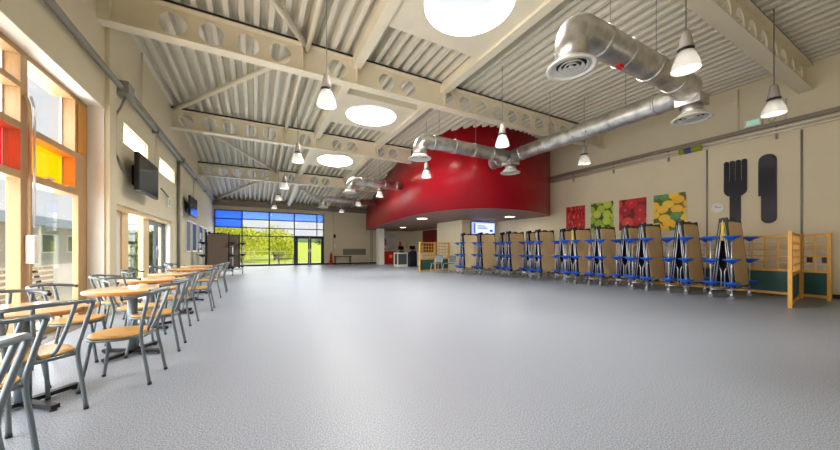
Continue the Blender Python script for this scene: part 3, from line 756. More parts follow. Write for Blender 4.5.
# ------------------------------------------------------------------ folded mobile stool tables
def unit():
    t = thing('folding_table', '', 'folding table', group='folded stool tables')
    for s in (-1, 1):
        def P(x, k, off=0):   # k: 0 bottom .. 1 top of a leaning half
            y = s * (.205 - .14 * k) + s * off; return Vector((x, y, .3 + 1.46 * k))
        w_ = .37; r_ = .09; outl = [(-w_, 0.0), (w_, 0.0)] + [(w_ - r_ + r_ * math.cos(PI / 2 * i / 5), 1 - .06 + .06 * math.sin(PI / 2 * i / 5)) for i in range(6)] + [(-w_ + r_ - r_ * math.cos(PI / 2 * (5 - i) / 5), 1 - .06 + .06 * math.sin(PI / 2 * (5 - i) / 5)) for i in range(6)]
        b = MB(); b.prism(outl, lambda x, k: P(x, k, .014), lambda x, k: P(x, k, -.012)); b.build('tabletop', 'tan_board', t)
        b = MB()
        for x in (-.41, 0, .39): b.beam(P(x, -.03, -.03), P(x, 1.05, -.03), .06, .07)
        for k in (.04, .5, .95): b.beam(P(-.365, k, -.034), P(.365, k, -.034), .03, .03)
        b.build('underframe', 'black_steel', t)
        b = MB(); b.prism([(-.362, .0), (.362, .0), (.362, .93), (.3, .985), (-.3, .985), (-.362, .93)], lambda x, k: P(x, k, -.0125), lambda x, k: P(x, k, -.03)); b.build('underside_panel', 'underside_grey', t)
        b = MB()
        b.tube([P(-.43, .0, -.075), P(-.435, .5, -.07), P(-.43, 1.02, -.06), P(-.36, 1.06, -.04)], .011, 8)
        b.tube([P(-.452, .05, -.03), P(-.452, .98, -.03)], .009, 8)
        b.tube([(-.42, s * .03, .25), (-.42, s * .03, .62), (-.42, s * .06, .7)], .011, 8)
        for sx in (-1, 1):
            b.tube([(sx * .53, s * .18, .1), (sx * .53, s * .18, 1.33)], .013, 8)
            for z in (.2, .74, 1.24): b.tube([(sx * .53, s * .18, z), (sx * .44, s * .17, z), (sx * .40, s * .06, z)], .013, 6)
        b.tube([(-.53, s * .18, .2), (-.40, s * .06, .2), (.40, s * .06, .2), (.53, s * .18, .2)], .02, 8)
        b.build('tube_frame', 'silver', t)
        for sx in (-1, 1):
            for z in (.36, .88, 1.40):
                MB().lathe([(0, -.085), (.028, -.085), (.045, -.06), (.11, -.02), (.153, -.002), (.16, .012), (.152, .024), (.09, .02), (0, .016)], 20, (sx * .53, s * .18, z)).build('stool_seat', 'stool_blue', t)
            b = MB(); b.tube([(sx * .53 - .02, s * .18, .046), (sx * .53 + .02, s * .18, .046)], .046, 14)
            c = b.build('caster', 'caster', t)
            MB().box(sx * .53 - .025, s * .18 - .02, .09, sx * .53 + .025, s * .18 + .02, .13).build('caster_fork', 'silver', c)
    b = MB(); b.box(-.33, -.06, 1.74, .33, .06, 1.8, .01); b.box(-.36, -.045, 1.76, -.26, .045, 1.86, .01); b.build('centre_hinge', 'black_steel', t)
    return t
u = unit()
def strut(t):
    b = MB(); b.tube([(-.43, .0, 1.32), (-.43, .0, 1.74)], .032, 10); b.build('gas_strut', 'yellow', t)['label'] = 'yellow gas strut'
UN = [(9.52, 2.96), (9.5, 3.78), (9.42, 4.60), (9.78, 5.23), (9.42, 5.86), (9.3, 6.60), (9.66, 7.28), (9.2, 7.98), (9.56, 8.74), (9.05, 9.32), (9.43, 10.09), (8.7, 10.66), (8.32, 11.42)]
UL = ['folded stool table with yellow strut parked beside the trellis screen', 'folded stool table in front of the thin conduit, second from the trellis', 'folded stool table parked below the right half of the lemon poster',
      'folded stool table set back towards the wall below the lemon poster', 'folded stool table parked below the tomato poster', 'folded stool table with yellow strut below the apple poster',
      'folded stool table set back towards the wall below the apple poster', 'folded stool table parked below the chilli poster', 'folded stool table set back just beyond the chilli poster',
      'folded stool table below the round soffit light', 'folded stool table set back towards the cream wall block with the screen', 'folded stool table parked in front of the projection screen', 'folded stool table with bright cream top, at the end by the grey chairs']
u.location = (UN[0][0] + .39, UN[0][1], 0); u['label'] = UL[0]
for i, (xl, yl) in enumerate(UN):
    if i == 0: continue
    o = dup(u, (xl + .39, yl, 0), 0, UL[i], swap={'tan_board': 'cream_board'} if i == 12 else None)
    if i == 5: strut(o)
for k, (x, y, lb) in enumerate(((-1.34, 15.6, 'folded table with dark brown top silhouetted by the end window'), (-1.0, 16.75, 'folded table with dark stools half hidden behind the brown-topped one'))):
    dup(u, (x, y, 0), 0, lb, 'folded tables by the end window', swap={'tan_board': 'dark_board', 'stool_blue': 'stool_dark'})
strut(u)
tag(MB().box(11.5, 4.6, 0, 11.57, 12.6, .07).build('trim_3', 'trellis_wood'), 'yellow timber rail low on the wall behind the folded tables', 'rail', kind='structure')

# ------------------------------------------------------------------ bistro chairs and tables
def chair():
    t = thing('bistro_chair', '', 'chair', group='grey steel bistro chairs')
    n = 26; sup = []
    for i in range(n):
        a = 2 * PI * i / n; c, s = math.cos(a), math.sin(a); e = 2.5
        sup.append(((abs(c) ** (2 / e)) * (1 if c > 0 else -1), (abs(s) ** (2 / e)) * (1 if s > 0 else -1)))
    b = MB(); rings = []
    for r_, z in ((.0, .424), (.12, .423), (.175, .430), (.192, .428), (.196, .418), (.19, .408), (0, .408)):
        rings.append([b.bm.verts.new((x * r_ - .02, y * r_, z)) for x, y in sup] if r_ else [b.bm.verts.new((-.02, 0, z))])
    for A, B in zip(rings, rings[1:]):
        for k in range(n):
            j = (k + 1) % n
            f = b.bm.faces.new((A[0], B[k], B[j])) if len(A) == 1 else b.bm.faces.new((A[k], A[j], B[0])) if len(B) == 1 else b.bm.faces.new((A[k], A[j], B[j], B[k]))
            f.smooth = True
    b.build('seat', 'seat_wood', t)
    b = MB(); b.tube([(x * .196 - .02, y * .196, .398) for x, y in sup], .012, 8, closed=True); b.build('seat_ring', 'chair_steel', t)
    for s in (-1, 1):
        b = MB(); b.tube([(-.15, s * .12, .4), (-.165, s * .135, .36), (-.185, s * .155, .2), (-.215, s * .175, .012)], .0135, 8, smooth=4); lg = b.build('leg', 'chair_steel', t)
        MB().tube([(-.2148, s * .1748, .02), (-.217, s * .1755, 0)], .0155, 8).build('rubber_foot', 'black_plastic', lg)
        b = MB(); b.tube([(.225, s * .175, .012), (.195, s * .168, .2), (.165, s * .16, .40), (.185, s * .18, .55), (.232, s * .21, .752)], .0135, 8, smooth=4); lg = b.build('leg', 'chair_steel', t)
        MB().tube([(.2245, s * .175, .02), (.227, s * .1755, 0)], .0155, 8).build('rubber_foot', 'black_plastic', lg)
    b = MB(); b.tube([(.09, -.262, .735), (.17, -.245, .75), (.25, -.17, .765), (.285, 0, .772), (.25, .17, .765), (.17, .245, .75), (.09, .262, .735)], .0145, 10, smooth=5); rl = b.build('back_rail', 'chair_steel', t)
    for s in (-1, 1): MB().tube([(.09, s * .262, .735), (.075, s * .264, .732)], .0155, 8).build('end_cap', 'black_plastic', rl)
    b = MB(); b.tube([(.275, -.1, .768), (.235, -.08, .62), (.185, -.055, .47), (.165, -.03, .42), (.16, 0, .41), (.165, .03, .42), (.185, .055, .47), (.235, .08, .62), (.275, .1, .768)], .0115, 8, smooth=4); b.build('back_loop', 'chair_steel', t)
    b = MB(); b.tube([(.16, -.16, .392), (.17, 0, .392), (.16, .16, .392)], .011, 8); b.tube([(-.15, -.12, .386), (-.16, 0, .386), (-.15, .12, .386)], .011, 8); b.build('stretcher', 'chair_steel', t)
    return t
ch = chair()
D = math.radians
CH = [(-1.12, 1.80, D(-12), 'steel bistro chair closest to the viewer, cut off at the frame edge'),
      (-1.32, 2.47, D(-41), 'steel bistro chair with its back to the viewer, second along the row'),
      (-1.33, 3.08, D(-45), 'steel bistro chair turned diagonally and tucked under the first round table'),
      (-.975, 3.54, D(-6), 'steel bistro chair standing free with whole wooden seat in view'),
      (-.955, 4.44, D(0), 'steel bistro chair tucked under the second round table'),
      (-1.02, 5.78, D(-8), 'steel bistro chair on the room side of the third round table'),
      (-.90, 6.95, D(0), 'steel bistro chair on the room side of the fourth round table'),
      (-.92, 8.62, D(6), 'steel bistro chair, second from the far end of the room-side row'),
      (-.86, 9.62, D(0), 'steel bistro chair at the far end of the room-side row'),
      (-1.74, 3.70, D(128), 'steel bistro chair on the window side of the first round table'),
      (-1.60, 4.42, D(180), 'steel bistro chair on the window side of the second round table'),
      (-1.27, 5.05, D(172), 'steel bistro chair between the second and third round tables'),
      (-1.62, 5.72, D(180), 'steel bistro chair by the window pilaster, facing the third round table'),
      (-1.62, 6.80, D(180), 'steel bistro chair against the door recess, facing the fourth round table'),
      (-1.62, 8.35, D(184), 'steel bistro chair in front of the white door panel'),
      (-1.62, 9.55, D(178), 'steel bistro chair in front of the glazed doors')]
for i, (x, y, a, lb) in enumerate(CH):
    if i == 0: ch.location = (x, y, 0); ch.rotation_euler = (0, 0, a); ch['label'] = lb
    else: dup(ch, (x, y, 0), a, lb)
def table(disc=False):
    t = thing('bistro_table', '', 'table', group='round wooden bistro tables')
    MB().lathe([(0, .672), (.375, .672), (.375, .702), (.37, .705), (0, .705)], 40).build('tabletop', 'table_wood', t)
    MB().lathe([(.375, .67), (.383, .675), (.383, .698), (.375, .703)], 40).build('edge_band', 'edge_wood', t)
    MB().cyl((0, 0, .04), (0, 0, .672), .042, 16).build('column', 'column_grey', t)
    MB().lathe([(.042, .655), (.15, .66), (.15, .672), (.042, .672)], 20).build('top_plate', 'black_steel', t)
    b = MB()
    for k in range(2):
        a = PI / 4 + k * PI / 2; c, s = math.cos(a), math.sin(a)
        b.beam((-.31 * c, -.31 * s, .03), (.31 * c, .31 * s, .03), .05, .03)
    bs = b.build('cross_base', 'black_steel', t)
    for k in range(4):
        a = PI / 4 + k * PI / 2; MB().cyl((.29 * math.cos(a), .29 * math.sin(a), 0), (.29 * math.cos(a), .29 * math.sin(a), .02), .02, 10).build('foot_pad', 'black_plastic', bs)
    return t
tb = table()
TB = [(-1.46, 3.30, .1, 'first round bistro table, nearest the viewer, behind a diagonal chair'), (-1.16, 4.43, .3, 'second round bistro table, beyond the free-standing chair'),
      (-1.3, 5.72, 0, 'third round bistro table, level with the window pilaster'), (-1.2, 6.78, .2, 'fourth round bistro table, level with the door recess'),
      (-1.26, 8.3, .4, 'fifth round bistro table, in front of the white door panel'), (-1.22, 9.58, .1, 'farthest round bistro table, in front of the glazed doors')]
for i, (x, y, a, lb) in enumerate(TB):
    if i == 0: tb.location = (x, y, 0); tb.rotation_euler = (0, 0, a); tb['label'] = lb
    else: dup(tb, (x, y, 0), a, lb)

# ------------------------------------------------------------------ left wall fittings
t = thing('wall_conduit', 'long dark grey pipe running the length of the window wall', 'pipe run', (XL, 0, 4.12))
MB().tube([(.08, YB + .05, 0), (.08, 22.6, 0)], .05, 12).build('pipe', 'conduit', t)
MB().tube([(.16, 7.9, .03), (.16, 22.6, .03)], .022, 8).build('pipe', 'conduit', t)
MB().box(.01, 7.62, -.11, .2, 7.95, .13, .015).build('junction_box', 'conduit', t)
MB().box(.01, 13.0, -.09, .18, 13.25, .1, .015).build('junction_box', 'conduit', t)
for y in (1, 4, 10, 16, 19): MB().box(0, y - .02, -.08, .14, y + .02, .08).build('bracket', 'conduit', t)
MB().tube([(.1, 7.82, -.1), (.06, 7.72, -.35), (.03, 7.58, -.55), (.03, 7.56, -1.1), (.03, 7.58, -1.25), (.03, 7.9, -1.42), (.03, 8.3, -1.5)], .02, 8).build('drop_cable', 'conduit', t)
for y, z0, z1, r_, lb in ((9.0, 4.17, 5.5, .02, 'thin conduit rising to the roof above the black television'), (12.82, 0.02, 4.04, .045, 'thick grey conduit standing full height beyond the door recess'), (10.15, 3.0, 4.2, .018, 'thin conduit dropping between the two slit windows'), (15.7, 2.3, 4.2, .02, 'thin conduit dropping above the blue board')):
    tag(MB().tube([(XL + .05, y, z0), (XL + .05, y, z1)], r_, 8).build('conduit', 'conduit' if r_ > .03 else 'conduit_pale'), lb, 'conduit', 'conduits on the window wall')
for k, (y0, y1, z0, z1, lb) in enumerate(((8.02, 9.45, 2.3, 3.06, 'black wall television above the glazed doors'), (13.7, 15.2, 2.36, 3.08, 'black wall television above the grey notice board'))):
    yc, zc = (y0 + y1) / 2, (z0 + z1) / 2
    t = thing('television', lb, 'television', (XL, yc, zc), group='wall televisions')
    ax = MB(); ax.box(.17, y0 - yc, z0 - zc, .24, y1 - yc, z1 - zc, .008); ax.build('casing', 'black_plastic', t)
    MB().box(.24, y0 - yc + .03, z0 - zc + .04, .245, y1 - yc - .03, z1 - zc - .03).build('screen', 'screen_black', t)
    b = MB(); b.box(0, -.2, -.2, .03, .2, .2); b.box(.03, -.08, -.06, .17, .08, .06); b.build('wall_bracket', 'black_steel', t)
t = thing('exit_sign', 'small green exit sign on a rod beyond the black television', 'sign', (XL, 11.45, 2.5))
MB().tube([(.02, -.7, .28), (.05, -.1, .16), (.05, 0, .12)], .015, 8).build('rod', 'black_steel', t)
MB().box(.0, -.12, -.14, .06, .12, .12, .006).build('sign_box', 'white_paint', t)
MB().box(.06, -.1, -.1, .065, .1, .08).build('sign_face', 'sign_glow', t)
b = MB(); b.tube([(.067, -.02, .045), (.07, -.02, .045)], .014, 10); b.beam((.068, -.02, .03), (.068, .0, -.02), .004, .02); b.beam((.068, 0, -.02), (.068, .035, -.07), .004, .012); b.beam((.068, 0, -.02), (.068, -.03, -.06), .004, .012); b.beam((.068, -.05, .0), (.068, .04, .015), .004, .01)
b.build('running_figure', 'sign_green', t)
for y0, y1, mt_, lb in ((14.25, 15.1, 'felt_grey', 'tall grey notice board on the window wall'), (15.55, 16.55, 'felt_blue', 'plain blue notice board beside the grey one'), (17.3, 18.35, 'felt_blue', 'blue notice board with white sheets pinned on'), (18.95, 19.85, 'felt_blue', 'blue notice board closest to the end window')):
    t = thing('notice_board', lb, 'notice board', (XL, (y0 + y1) / 2, 1.62), group='notice boards on the window wall')
    h = (y1 - y0) / 2
    MB().box(0, -h, -.56, .03, h, .56).build('felt', mt_, t)
    b = MB(); b.box(0, -h - .03, -.59, .04, -h, .59); b.box(0, h, -.59, .04, h + .03, .59); b.box(0, -h, .56, .04, h, .59); b.box(0, -h, -.59, .04, h, -.56); b.build('board_frame', 'silver', t)
    if 'white sheets' in lb:
        for q in range(4): MB().box(.03, -.4 + .1 * (q % 2) + .25 * (q // 2), -.45 + .42 * (q % 2), .033, -.2 + .1 * (q % 2) + .25 * (q // 2), -.15 + .42 * (q % 2)).build('pinned_sheet', 'paper', t)
t = thing('alarm_box', 'small white alarm box on the wall below the second television', 'alarm box', (XL, 13.35, 2.42))
MB().box(0, -.1, -.12, .07, .1, .12, .01).build('box', 'white_paint', t)
t = thing('fire_extinguisher', 'red fire extinguisher by the thick conduit', 'fire extinguisher', (XL + .16, 13.1, 0))
MB().lathe([(0, .02), (.075, .02), (.078, .05), (.078, .42), (.06, .48), (.025, .51), (0, .51)], 20).build('cylinder', 'red_gloss', t)
b = MB(); b.cyl((0, 0, .5), (0, 0, .56), .022, 10); b.box(-.02, -.06, .55, .02, .08, .58); b.tube([(0, .04, .54), (.03, .1, .5), (.05, .11, .3)], .012, 8, smooth=4); b.build('valve', 'black_plastic', t)

# ------------------------------------------------------------------ end wall fittings
t = thing('wall_bench', 'low dark-topped bench against the end wall', 'bench', (5.75, YF - .3, 0))
MB().box(-.6, -.2, .56, .6, .2, .61).build('bench_top', 'bark', t)
for sx in (-.55, .55):
    for sy in (-.15, .15): MB().box(sx - .02, sy - .02, 0, sx + .02, sy + .02, .56).build('leg', 'black_steel', t)
t = thing('radiator', 'long low cream radiator on the end wall', 'radiator', (7.0, YF, .12))
MB().box(-.85, -.1, .06, .85, -.01, .5, .01).build('panel', 'heater', t)
b = MB()
for k in range(28): b.box(-.82 + k * .06, -.115, .1, -.8 + k * .06, -.1, .46)
b.build('fins', 'heater', t); MB().tube([(.8, -.06, -.11), (.8, -.06, .1)], .012, 8).build('valve_pipe', 'silver', t)
tag(MB().box(5.84, YF - .03, .68, 7.6, YF, 1.14, .005).build('wall_board', 'trunking'), 'wide plain board low on the end wall above the radiator', 'board')
t = thing('fire_extinguisher', 'red fire extinguisher beside the far glazed doors', 'fire extinguisher', (4.95, YF - .12, 0))
MB().lathe([(0, .3), (.09, .3), (.095, .34), (.095, .72), (.07, .8), (.025, .84), (0, .84)], 18).build('cylinder', 'red_gloss', t)
b = MB(); b.cyl((0, 0, .83), (0, 0, .88), .02, 8); b.box(-.06, -.02, .87, .08, .02, .9); b.build('valve', 'black_plastic', t)
MB().box(-.12, .02, 0, .12, .1, .3).build('stand', 'red_gloss', t)
tag(MB().box(5.15, YF - .05, 1.95, 5.3, YF, 2.2, .008).build('alarm_sounder', 'black_plastic'), 'small dark alarm sounder on the end wall', 'alarm')
tag(MB().box(5.1, YF - .02, 1.2, 5.32, YF, 1.5).build('wall_notice', 'paper'), 'small white notice beside the far doors', 'notice')
for x, z0, z1, lb in ((5.12, .9, 4.2, 'thin pipe on the end wall beside the far doors'), (8.0, .1, 3.8, 'thin pipe on the end wall beside the white column'), (8.12, .1, 3.9, 'second thin pipe near the white column')):
    tag(MB().tube([(x, YF - .02, z0), (x, YF - .02, z1)], .025, 8).build('conduit', 'conduit_pale' if x < 6 else 'conduit'), lb, 'conduit', 'conduits on the end wall')

# ------------------------------------------------------------------ servery below the drum
t = thing('display_cabinet', 'white framed display cabinet at the servery', 'cabinet', (8.36, 18.2, 0), group='servery cabinets')
b = MB(); b.box(-.36, -.3, 0, .36, .3, .14); b.box(-.36, -.3, .82, .36, .3, .9)
for sx in (-1, 1):
    for sy in (-1, 1): b.box(sx * .36 - (.05 if sx > 0 else 0), sy * .3 - (.05 if sy > 0 else 0), .14, sx * .36 + (0 if sx > 0 else .05), sy * .3 + (0 if sy > 0 else .05), .82)
b.build('cabinet_frame', 'white_paint', t); MB().box(-.31, -.27, .14, .31, .27, .82).build('dark_glass', 'window_dark', t)
t = thing('servery_counter', 'dark navy servery counter beside the display cabinet', 'counter', (9.14, 18.0, 0), group='servery cabinets')
MB().box(-.38, -.3, .06, .38, .3, .88, .006).build('body', 'navy', t); MB().box(-.36, -.27, 0, .36, .27, .06).build('plinth', 'black_plastic', t); MB().box(-.4, -.32, .88, .4, .32, .92).build('worktop', 'navy', t)
t = thing('servery_counter', 'white servery counter partly behind the small trellis screen', 'counter', (9.5, 17.0, 0), group='servery cabinets')
MB().box(-.42, -.3, .06, .42, .3, .86, .006).build('body', 'white_paint', t); MB().box(-.4, -.27, 0, .4, .27, .06).build('plinth', 'black_plastic', t); MB().box(-.44, -.32, .86, .44, .32, .92).build('worktop', 'paper', t)
for x, y, z, lb in ((8.4, 18.2, .9, 'black till standing on the display cabinet'), (9.14, 18.0, .92, 'black till standing on the navy counter')):
    t = thing('till', lb, 'till', (x, y, z), group='tills on the servery')
    MB().box(-.17, -.15, 0, .17, .15, .1, .01).build('base', 'black_plastic', t)
    b = MB(); b.beam((0, .05, .1), (0, 0, .2), .06, .04); b.build('neck', 'black_plastic', t)
    o = MB().box(-.2, -.04, .18, .2, 0, .42, .008).build('screen', 'screen_black', t); o.rotation_euler = (-.25, 0, 0)
t = thing('red_cabinet', 'low red cabinet with round yellow emblem behind the column', 'cabinet', (9.05, 21.8, 0))
MB().box(-.5, -.3, 0, .5, .3, .95, .02).build('body', 'red_gloss', t)
b = MB(); b.tube([(0, -.3, .58), (0, -.31, .58)], .13, 24); b.build('round_emblem', 'trellis_wood', t)
for x0, x1, z0, z1, m_, lb in ((8.55, 10.05, 1.05, 2.4, 'print_leaflets', 'big pale display board covered in leaflets, behind the column'), (10.35, 10.65, 1.25, 1.75, 'paper_pink', 'small red poster on the servery back wall'), (10.95, 11.25, 1.15, 1.65, 'wood_pale', 'small yellow poster on the servery back wall')):
    t = thing('display_poster', lb, 'poster', ((x0 + x1) / 2, YF, (z0 + z1) / 2), group='posters behind the servery')
    h, v = (x1 - x0) / 2, (z1 - z0) / 2
    MB().box(-h, -.03, -v, h, 0, v).build('board', 'paper', t); MB().box(-h + .02, -.034, -v + .02, h - .02, -.03, v - .02).build('print', m_, t)
# screen on the pier
t = thing('projection_screen', 'lit bluish screen on the cream wall block', 'screen', (10.55, 12.7, 2.2))
MB().box(-.8, -.06, -.33, .8, 0, .34, .008).build('casing', 'black_plastic', t)
MB().box(-.77, -.064, -.3, .77, -.06, .31).build('display', 'screen_glow', t)
MB().box(-.5, -.067, -.24, .72, -.064, .26).build('slide', 'screen_pale', t)
b = MB(); b.box(-.62, -.068, -.24, -.56, -.064, .26)
for k in range(3): b.box(-.4, -.069, .12 - k * .07, .1 + .1 * k, -.067, .15 - k * .07)
b.box(.42, -.069, -.16, .62, -.067, -.06); b.build('slide_graphic', 'screen_ink', t)
# grey plastic chairs
def pchair(loc, rz, lb):
    t = thing('plastic_chair', lb, 'chair', loc, rz, 'grey plastic chairs')
    MB().box(-.21, -.2, .43, .21, .2, .46, .012).build('seat', 'grey_plastic', t)
    o = MB(); o.prism([(-.2, .5), (.2, .5), (.22, .74), (.16, .82), (-.16, .82), (-.22, .74)], lambda a, z: Vector((a, .2 + (z - .46) * .2, z)), lambda a, z: Vector((a, .225 + (z - .46) * .2, z))); o.build('backrest', 'grey_plastic', t)
    for sx in (-1, 1):
        MB().tube([(sx * .18, -.17, .43), (sx * .2, -.22, 0)], .012, 8).build('leg', 'silver', t)
        MB().tube([(sx * .18, .26, .7), (sx * .18, .18, .44), (sx * .2, .24, 0)], .012, 8).build('leg', 'silver', t)
    return t
pchair((7.6, 12.5, 0), D(-60), 'grey plastic chair in front of the small trellis screen')
pchair((8.14, 12.28, 0), D(-75), 'grey plastic chair beside the cream-topped folded table')

# ------------------------------------------------------------------ outside
b = MB(); b.box(-40, -20, -.25, XL - .35, 27.5, -.05); b.box(-40, 27.5, -.25, -7.5, 60, -.05)
tag(b.build('ground', 'paving'), 'pale paving outside the timber window', 'ground', kind='structure')
b = MB(); b.box(XL - .5, YF + .3, -.25, 60, 29.0, -.06); tag(b.build('path', 'paving'), 'pale terrace outside the end window', 'ground', kind='structure')
def gz(y): return -.06 + max(0, y - 29.2) * .034
b = MB(); b.prism([(29.0, -.3), (29.0, -.06), (29.2, -.06), (150, gz(150)), (150, -.3)], lambda y, z: Vector((-7.5, y, z)), lambda y, z: Vector((90, y, z))); tag(b.build('lawn', 'grass'), 'yellow-green lawn beyond the end window', 'lawn', kind='structure')
def leafy(name, c, s, n, m_, lb, cat, seed, trunk=False, leaf=.11):
    r = random.Random(seed); t = thing(name, lb, cat, (c[0], c[1], gz(c[1])), 0)
    b = MB()
    lobes = [(Vector((r.uniform(-.5, .5) * s[0], r.uniform(-.5, .5) * s[1], s[2] * r.uniform(.2, .75))), r.uniform(.38, .55)) for _ in range(7)]
    for _ in range(n):
        lc, lr = r.choice(lobes); d = Vector((r.gauss(0, 1), r.gauss(0, 1), r.gauss(0, 1))).normalized()
        k = r.uniform(.65, 1) ; p = lc + Vector((d.x * s[0] * lr, d.y * s[1] * lr, d.z * s[2] * lr * .8)) * k
        p.z = max(.02, p.z)
        u_ = Vector((r.gauss(0, 1), r.gauss(0, 1), r.gauss(0, 1))).normalized(); v_ = u_.cross(d).normalized() if abs(u_.dot(d)) < .99 else u_.orthogonal()
        a = leaf * r.uniform(.7, 1.4)
        b.face([p + u_ * a, p + v_ * a * .5, p - u_ * a, p - v_ * a * .5])
    b.build('foliage', m_, t, recalc=False)
    b = MB()
    for k in range(5):
        e_ = lobes[k][0]; b.tube([(0, 0, 0), (e_.x * .3, e_.y * .3, e_.z * .4), e_], [.05, .035, .015], 6)
    b.build('stem', 'bark', t)
leafy('lime_shrub', (-.9, 30.6), (2.5, 1.6, 3.5), 5200, 'leaf_lime', 'lime green shrub behind the first mullion of the end window', 'shrub', 1)
leafy('lime_shrub', (1.7, 32.4), (2.2, 1.5, 3.3), 5200, 'leaf_lime', 'lime green shrub in the middle of the end window', 'shrub', 2)
leafy('green_tree', (-3.4, 35.5), (3.2, 2.2, 3.7), 5200, 'leaf_green', 'green tree behind the blue panes, above the folded tables', 'tree', 3)
leafy('green_tree', (3.0, 95), (9, 4, 3.6), 4200, 'leaf_dark', 'dark distant trees seen over the far doors', 'trees', 4, leaf=.3)
leafy('green_tree', (24, 98), (8, 4, 3.4), 4200, 'leaf_dark', 'dark distant trees at the far side of the lawn', 'trees', 5, leaf=.3)
leafy('hedge_bush', (-3.75, 14.4), (.9, 1.9, 2.0), 4200, 'leaf_green', 'green bush outside the glazed side light', 'shrub', 6, leaf=.09)
leafy('hedge_bush', (-5.2, 18.6), (1.2, 2.0, 1.9), 3600, 'leaf_lime', 'bright bush outside the glazed doors', 'shrub', 7, leaf=.09)
leafy('garden_plant', (-8.6, 16.2), (.9, .9, 1.5), 1800, 'leaf_lime', 'lime plant in front of the building across the terrace', 'shrub', 8, leaf=.08)
b = MB()
pr = [(-60, -1), (-40, 4), (-15, 7), (10, 5), (35, 8), (60, 6), (90, 3), (90, -1)]
b.prism(pr, lambda x, z: Vector((x, 150, z)), lambda x, z: Vector((x, 175, z)))
tag(b.build('hill', 'hill'), 'hazy wooded hill on the horizon', 'hill', kind='structure')
t = thing('garden_railing', 'pale metal railing in front of the lime shrubs', 'railing', (0, 27.0, -.06))
for k in range(5): MB().tube([(-2.2 + k * 1.1, 0, 0), (-2.2 + k * 1.1, 0, 1.0)], .025, 8).build('post', 'white_paint', t)
for z in (1.0, .55): MB().tube([(-2.2, 0, z), (2.2, 0, z)], .022, 8).build('rail', 'white_paint', t)
t = thing('picnic_table', 'wooden picnic table on the terrace beside the far doors', 'picnic table', (2.25, 26.5, -.06))
b = MB()
for k in range(5): b.box(-.8, -.35 + k * .14, .72, .8, -.23 + k * .14, .76)
b.build('tabletop', 'weathered', t)
for s in (-1, 1):
    b = MB(); b.box(-.8, s * .72 - .12, .42, .8, s * .72 + .12, .46); b.build('bench_seat', 'weathered', t)
    b = MB(); b.beam((s * .55, -.72, 0), (s * .55, -.22, .72), .05, .09); b.beam((s * .55, .72, 0), (s * .55, .22, .72), .05, .09); b.beam((s * .55, -.78, .38), (s * .55, .78, .38), .05, .09); b.build('trestle', 'weathered', t)
# terrace seating and the building across
for k, (y0, lb) in enumerate(((8.1, 'grey slatted seat outside the yellow-paned bay'), (5.9, 'grey slatted seat outside the red-paned bay'))):
    t = thing('slatted_seat', lb, 'bench', (-3.42, y0, -.05), 0, 'slatted terrace seats')
    for i in range(8):
        z = .14 + i * .095
        MB().beam((-.02 * i, -.95, z), (-.02 * i - .05, .62 + .045 * i, z), .05, .05).build('slat', 'weathered', t)
    for y in (-.8, -.1, .55): MB().beam((-.07, y, 0), (-.27, y, .82), .06, .05).build('frame_leg', 'bark', t)
bl = thing('building', 'low building with blue-grey roof edge across the terrace', 'building', (-13.5, 22, -.05))
MB().box(-4, -30, 0, 0, 22, 2.75).build('wall', 'cladding', bl)
b = MB(); b.box(-4.2, -30.2, 2.75, 1.1, 22.2, 3.35); b.build('roof_edge', 'roof_blue', bl)
for k in range(14):
    y = -28 + k * 3.5; f = MB().box(0, y, .9, .04, y + 1.7, 2.3).build('window', 'white_paint', bl); MB().box(.04, y + .08, .98, .05, y + 1.62, 2.22).build('pane', 'window_dark', f)
for k in range(7): MB().box(.7, -27 + k * 7, 0, .95, -26.75 + k * 7, 2.75).build('canopy_post', 'white_paint', bl)
t = thing('planter', 'pale rendered planter wall outside the timber window', 'planter', (-7.6, 12.5, -.05))
MB().box(-.4, -2.4, 0, .4, 2.4, .55, .02).build('planter_wall', 'cladding', t)
MB().box(-.32, -2.3, .5, .32, 2.3, .57).build('soil', 'bark', t)

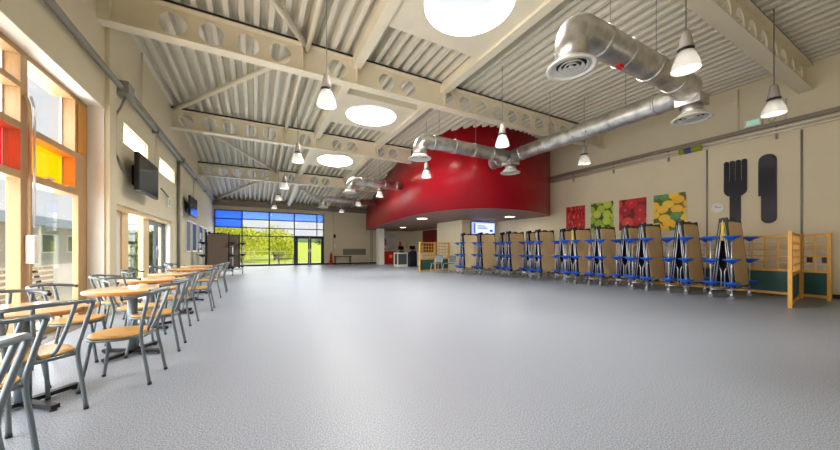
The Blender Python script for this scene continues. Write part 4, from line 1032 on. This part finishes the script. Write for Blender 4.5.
# ------------------------------------------------------------------ light
W = bpy.data.worlds.new('World'); sc.world = W; W.use_nodes = True; nt = W.node_tree; nt.nodes.clear()
out = nt.nodes.new('ShaderNodeOutputWorld'); bg = nt.nodes.new('ShaderNodeBackground')
bg.inputs[0].default_value = (.93, .97, 1, 1); bg.inputs[1].default_value = .58
nt.links.new(bg.outputs[0], out.inputs[0])
def area(name, loc, rot, sx, sy, power, col=(1, 1, 1), spread=PI):
    l = bpy.data.lights.new(name, 'AREA'); l.shape = 'RECTANGLE'; l.size = sx; l.size_y = sy; l.energy = power; l.color = col; l.spread = spread
    o = bpy.data.objects.new(name, l); C.objects.link(o); o.location = loc; o.rotation_euler = rot; return o
sun = bpy.data.lights.new('sun', 'SUN'); sun.energy = 1.6; sun.angle = .05; sun.color = (1, .96, .88)
so = bpy.data.objects.new('sun', sun); C.objects.link(so); so.rotation_euler = (D(38), 0, D(35))
area('window_daylight', (-2.8, 2.4, 1.75), (0, D(-90), 0), 3.3, 9.2, 430, (.96, .98, 1))
area('door_daylight', (-2.75, 9.9, 1.0), (0, D(-90), 0), 1.8, 3.4, 110, (.96, .98, 1))
area('end_window_daylight', (1.1, YF + .45, 1.8), (D(-90), 0, 0), 6.4, 3.4, 120, (.98, 1, .96))
for s_ in (SL1, SL2): area('slit_daylight', (-2.63, (s_[0] + s_[1]) / 2, 3.42), (0, D(-90), 0), .36, 1.5, 14)
for k, (yc, h) in enumerate(SKY):
    area('skylight_daylight', (3.27, yc, roof(yc) + .3), (0, 0, 0), 1.1, 1.1, 290, (1, .99, .97))
for x, y, lb in PEND:
    l = bpy.data.lights.new('pendant_light', 'POINT'); l.energy = 1.6; l.shadow_soft_size = .05; l.color = (1, .93, .8)
    o = bpy.data.objects.new('pendant_light', l); C.objects.link(o); o.location = (x, y, ZP + .03)
for x, y in ((10.2, 10.4), (7.1, 13.0), (8.9, 19.0)):
    l = bpy.data.lights.new('soffit_spot', 'AREA'); l.shape = 'DISK'; l.size = .4; l.energy = 12; l.color = (1, .95, .85)
    o = bpy.data.objects.new('soffit_spot', l); C.objects.link(o); o.location = (x, y, ZS - .03)

# ------------------------------------------------------------------ camera
cam = bpy.data.cameras.new('camera'); co = bpy.data.objects.new('camera', cam); C.objects.link(co)
co.location = (0, 0, 1.13); co.rotation_euler = (D(90), 0, -math.atan(166 / 309))
cam.sensor_width = 36; cam.lens = 309 / 840 * 36; cam.shift_y = 24 / 840; cam.clip_end = 500; cam.clip_start = .02
sc.camera = co
vs = sc.view_settings; vs.view_transform = 'Standard'; vs.look = 'None'; vs.gamma = 1; vs.exposure = .66; vs.use_curve_mapping = False
sc.cycles.max_bounces = 10; sc.cycles.diffuse_bounces = 5; sc.cycles.glossy_bounces = 4; sc.cycles.transparent_max_bounces = 12; sc.cycles.sample_clamp_indirect = 6
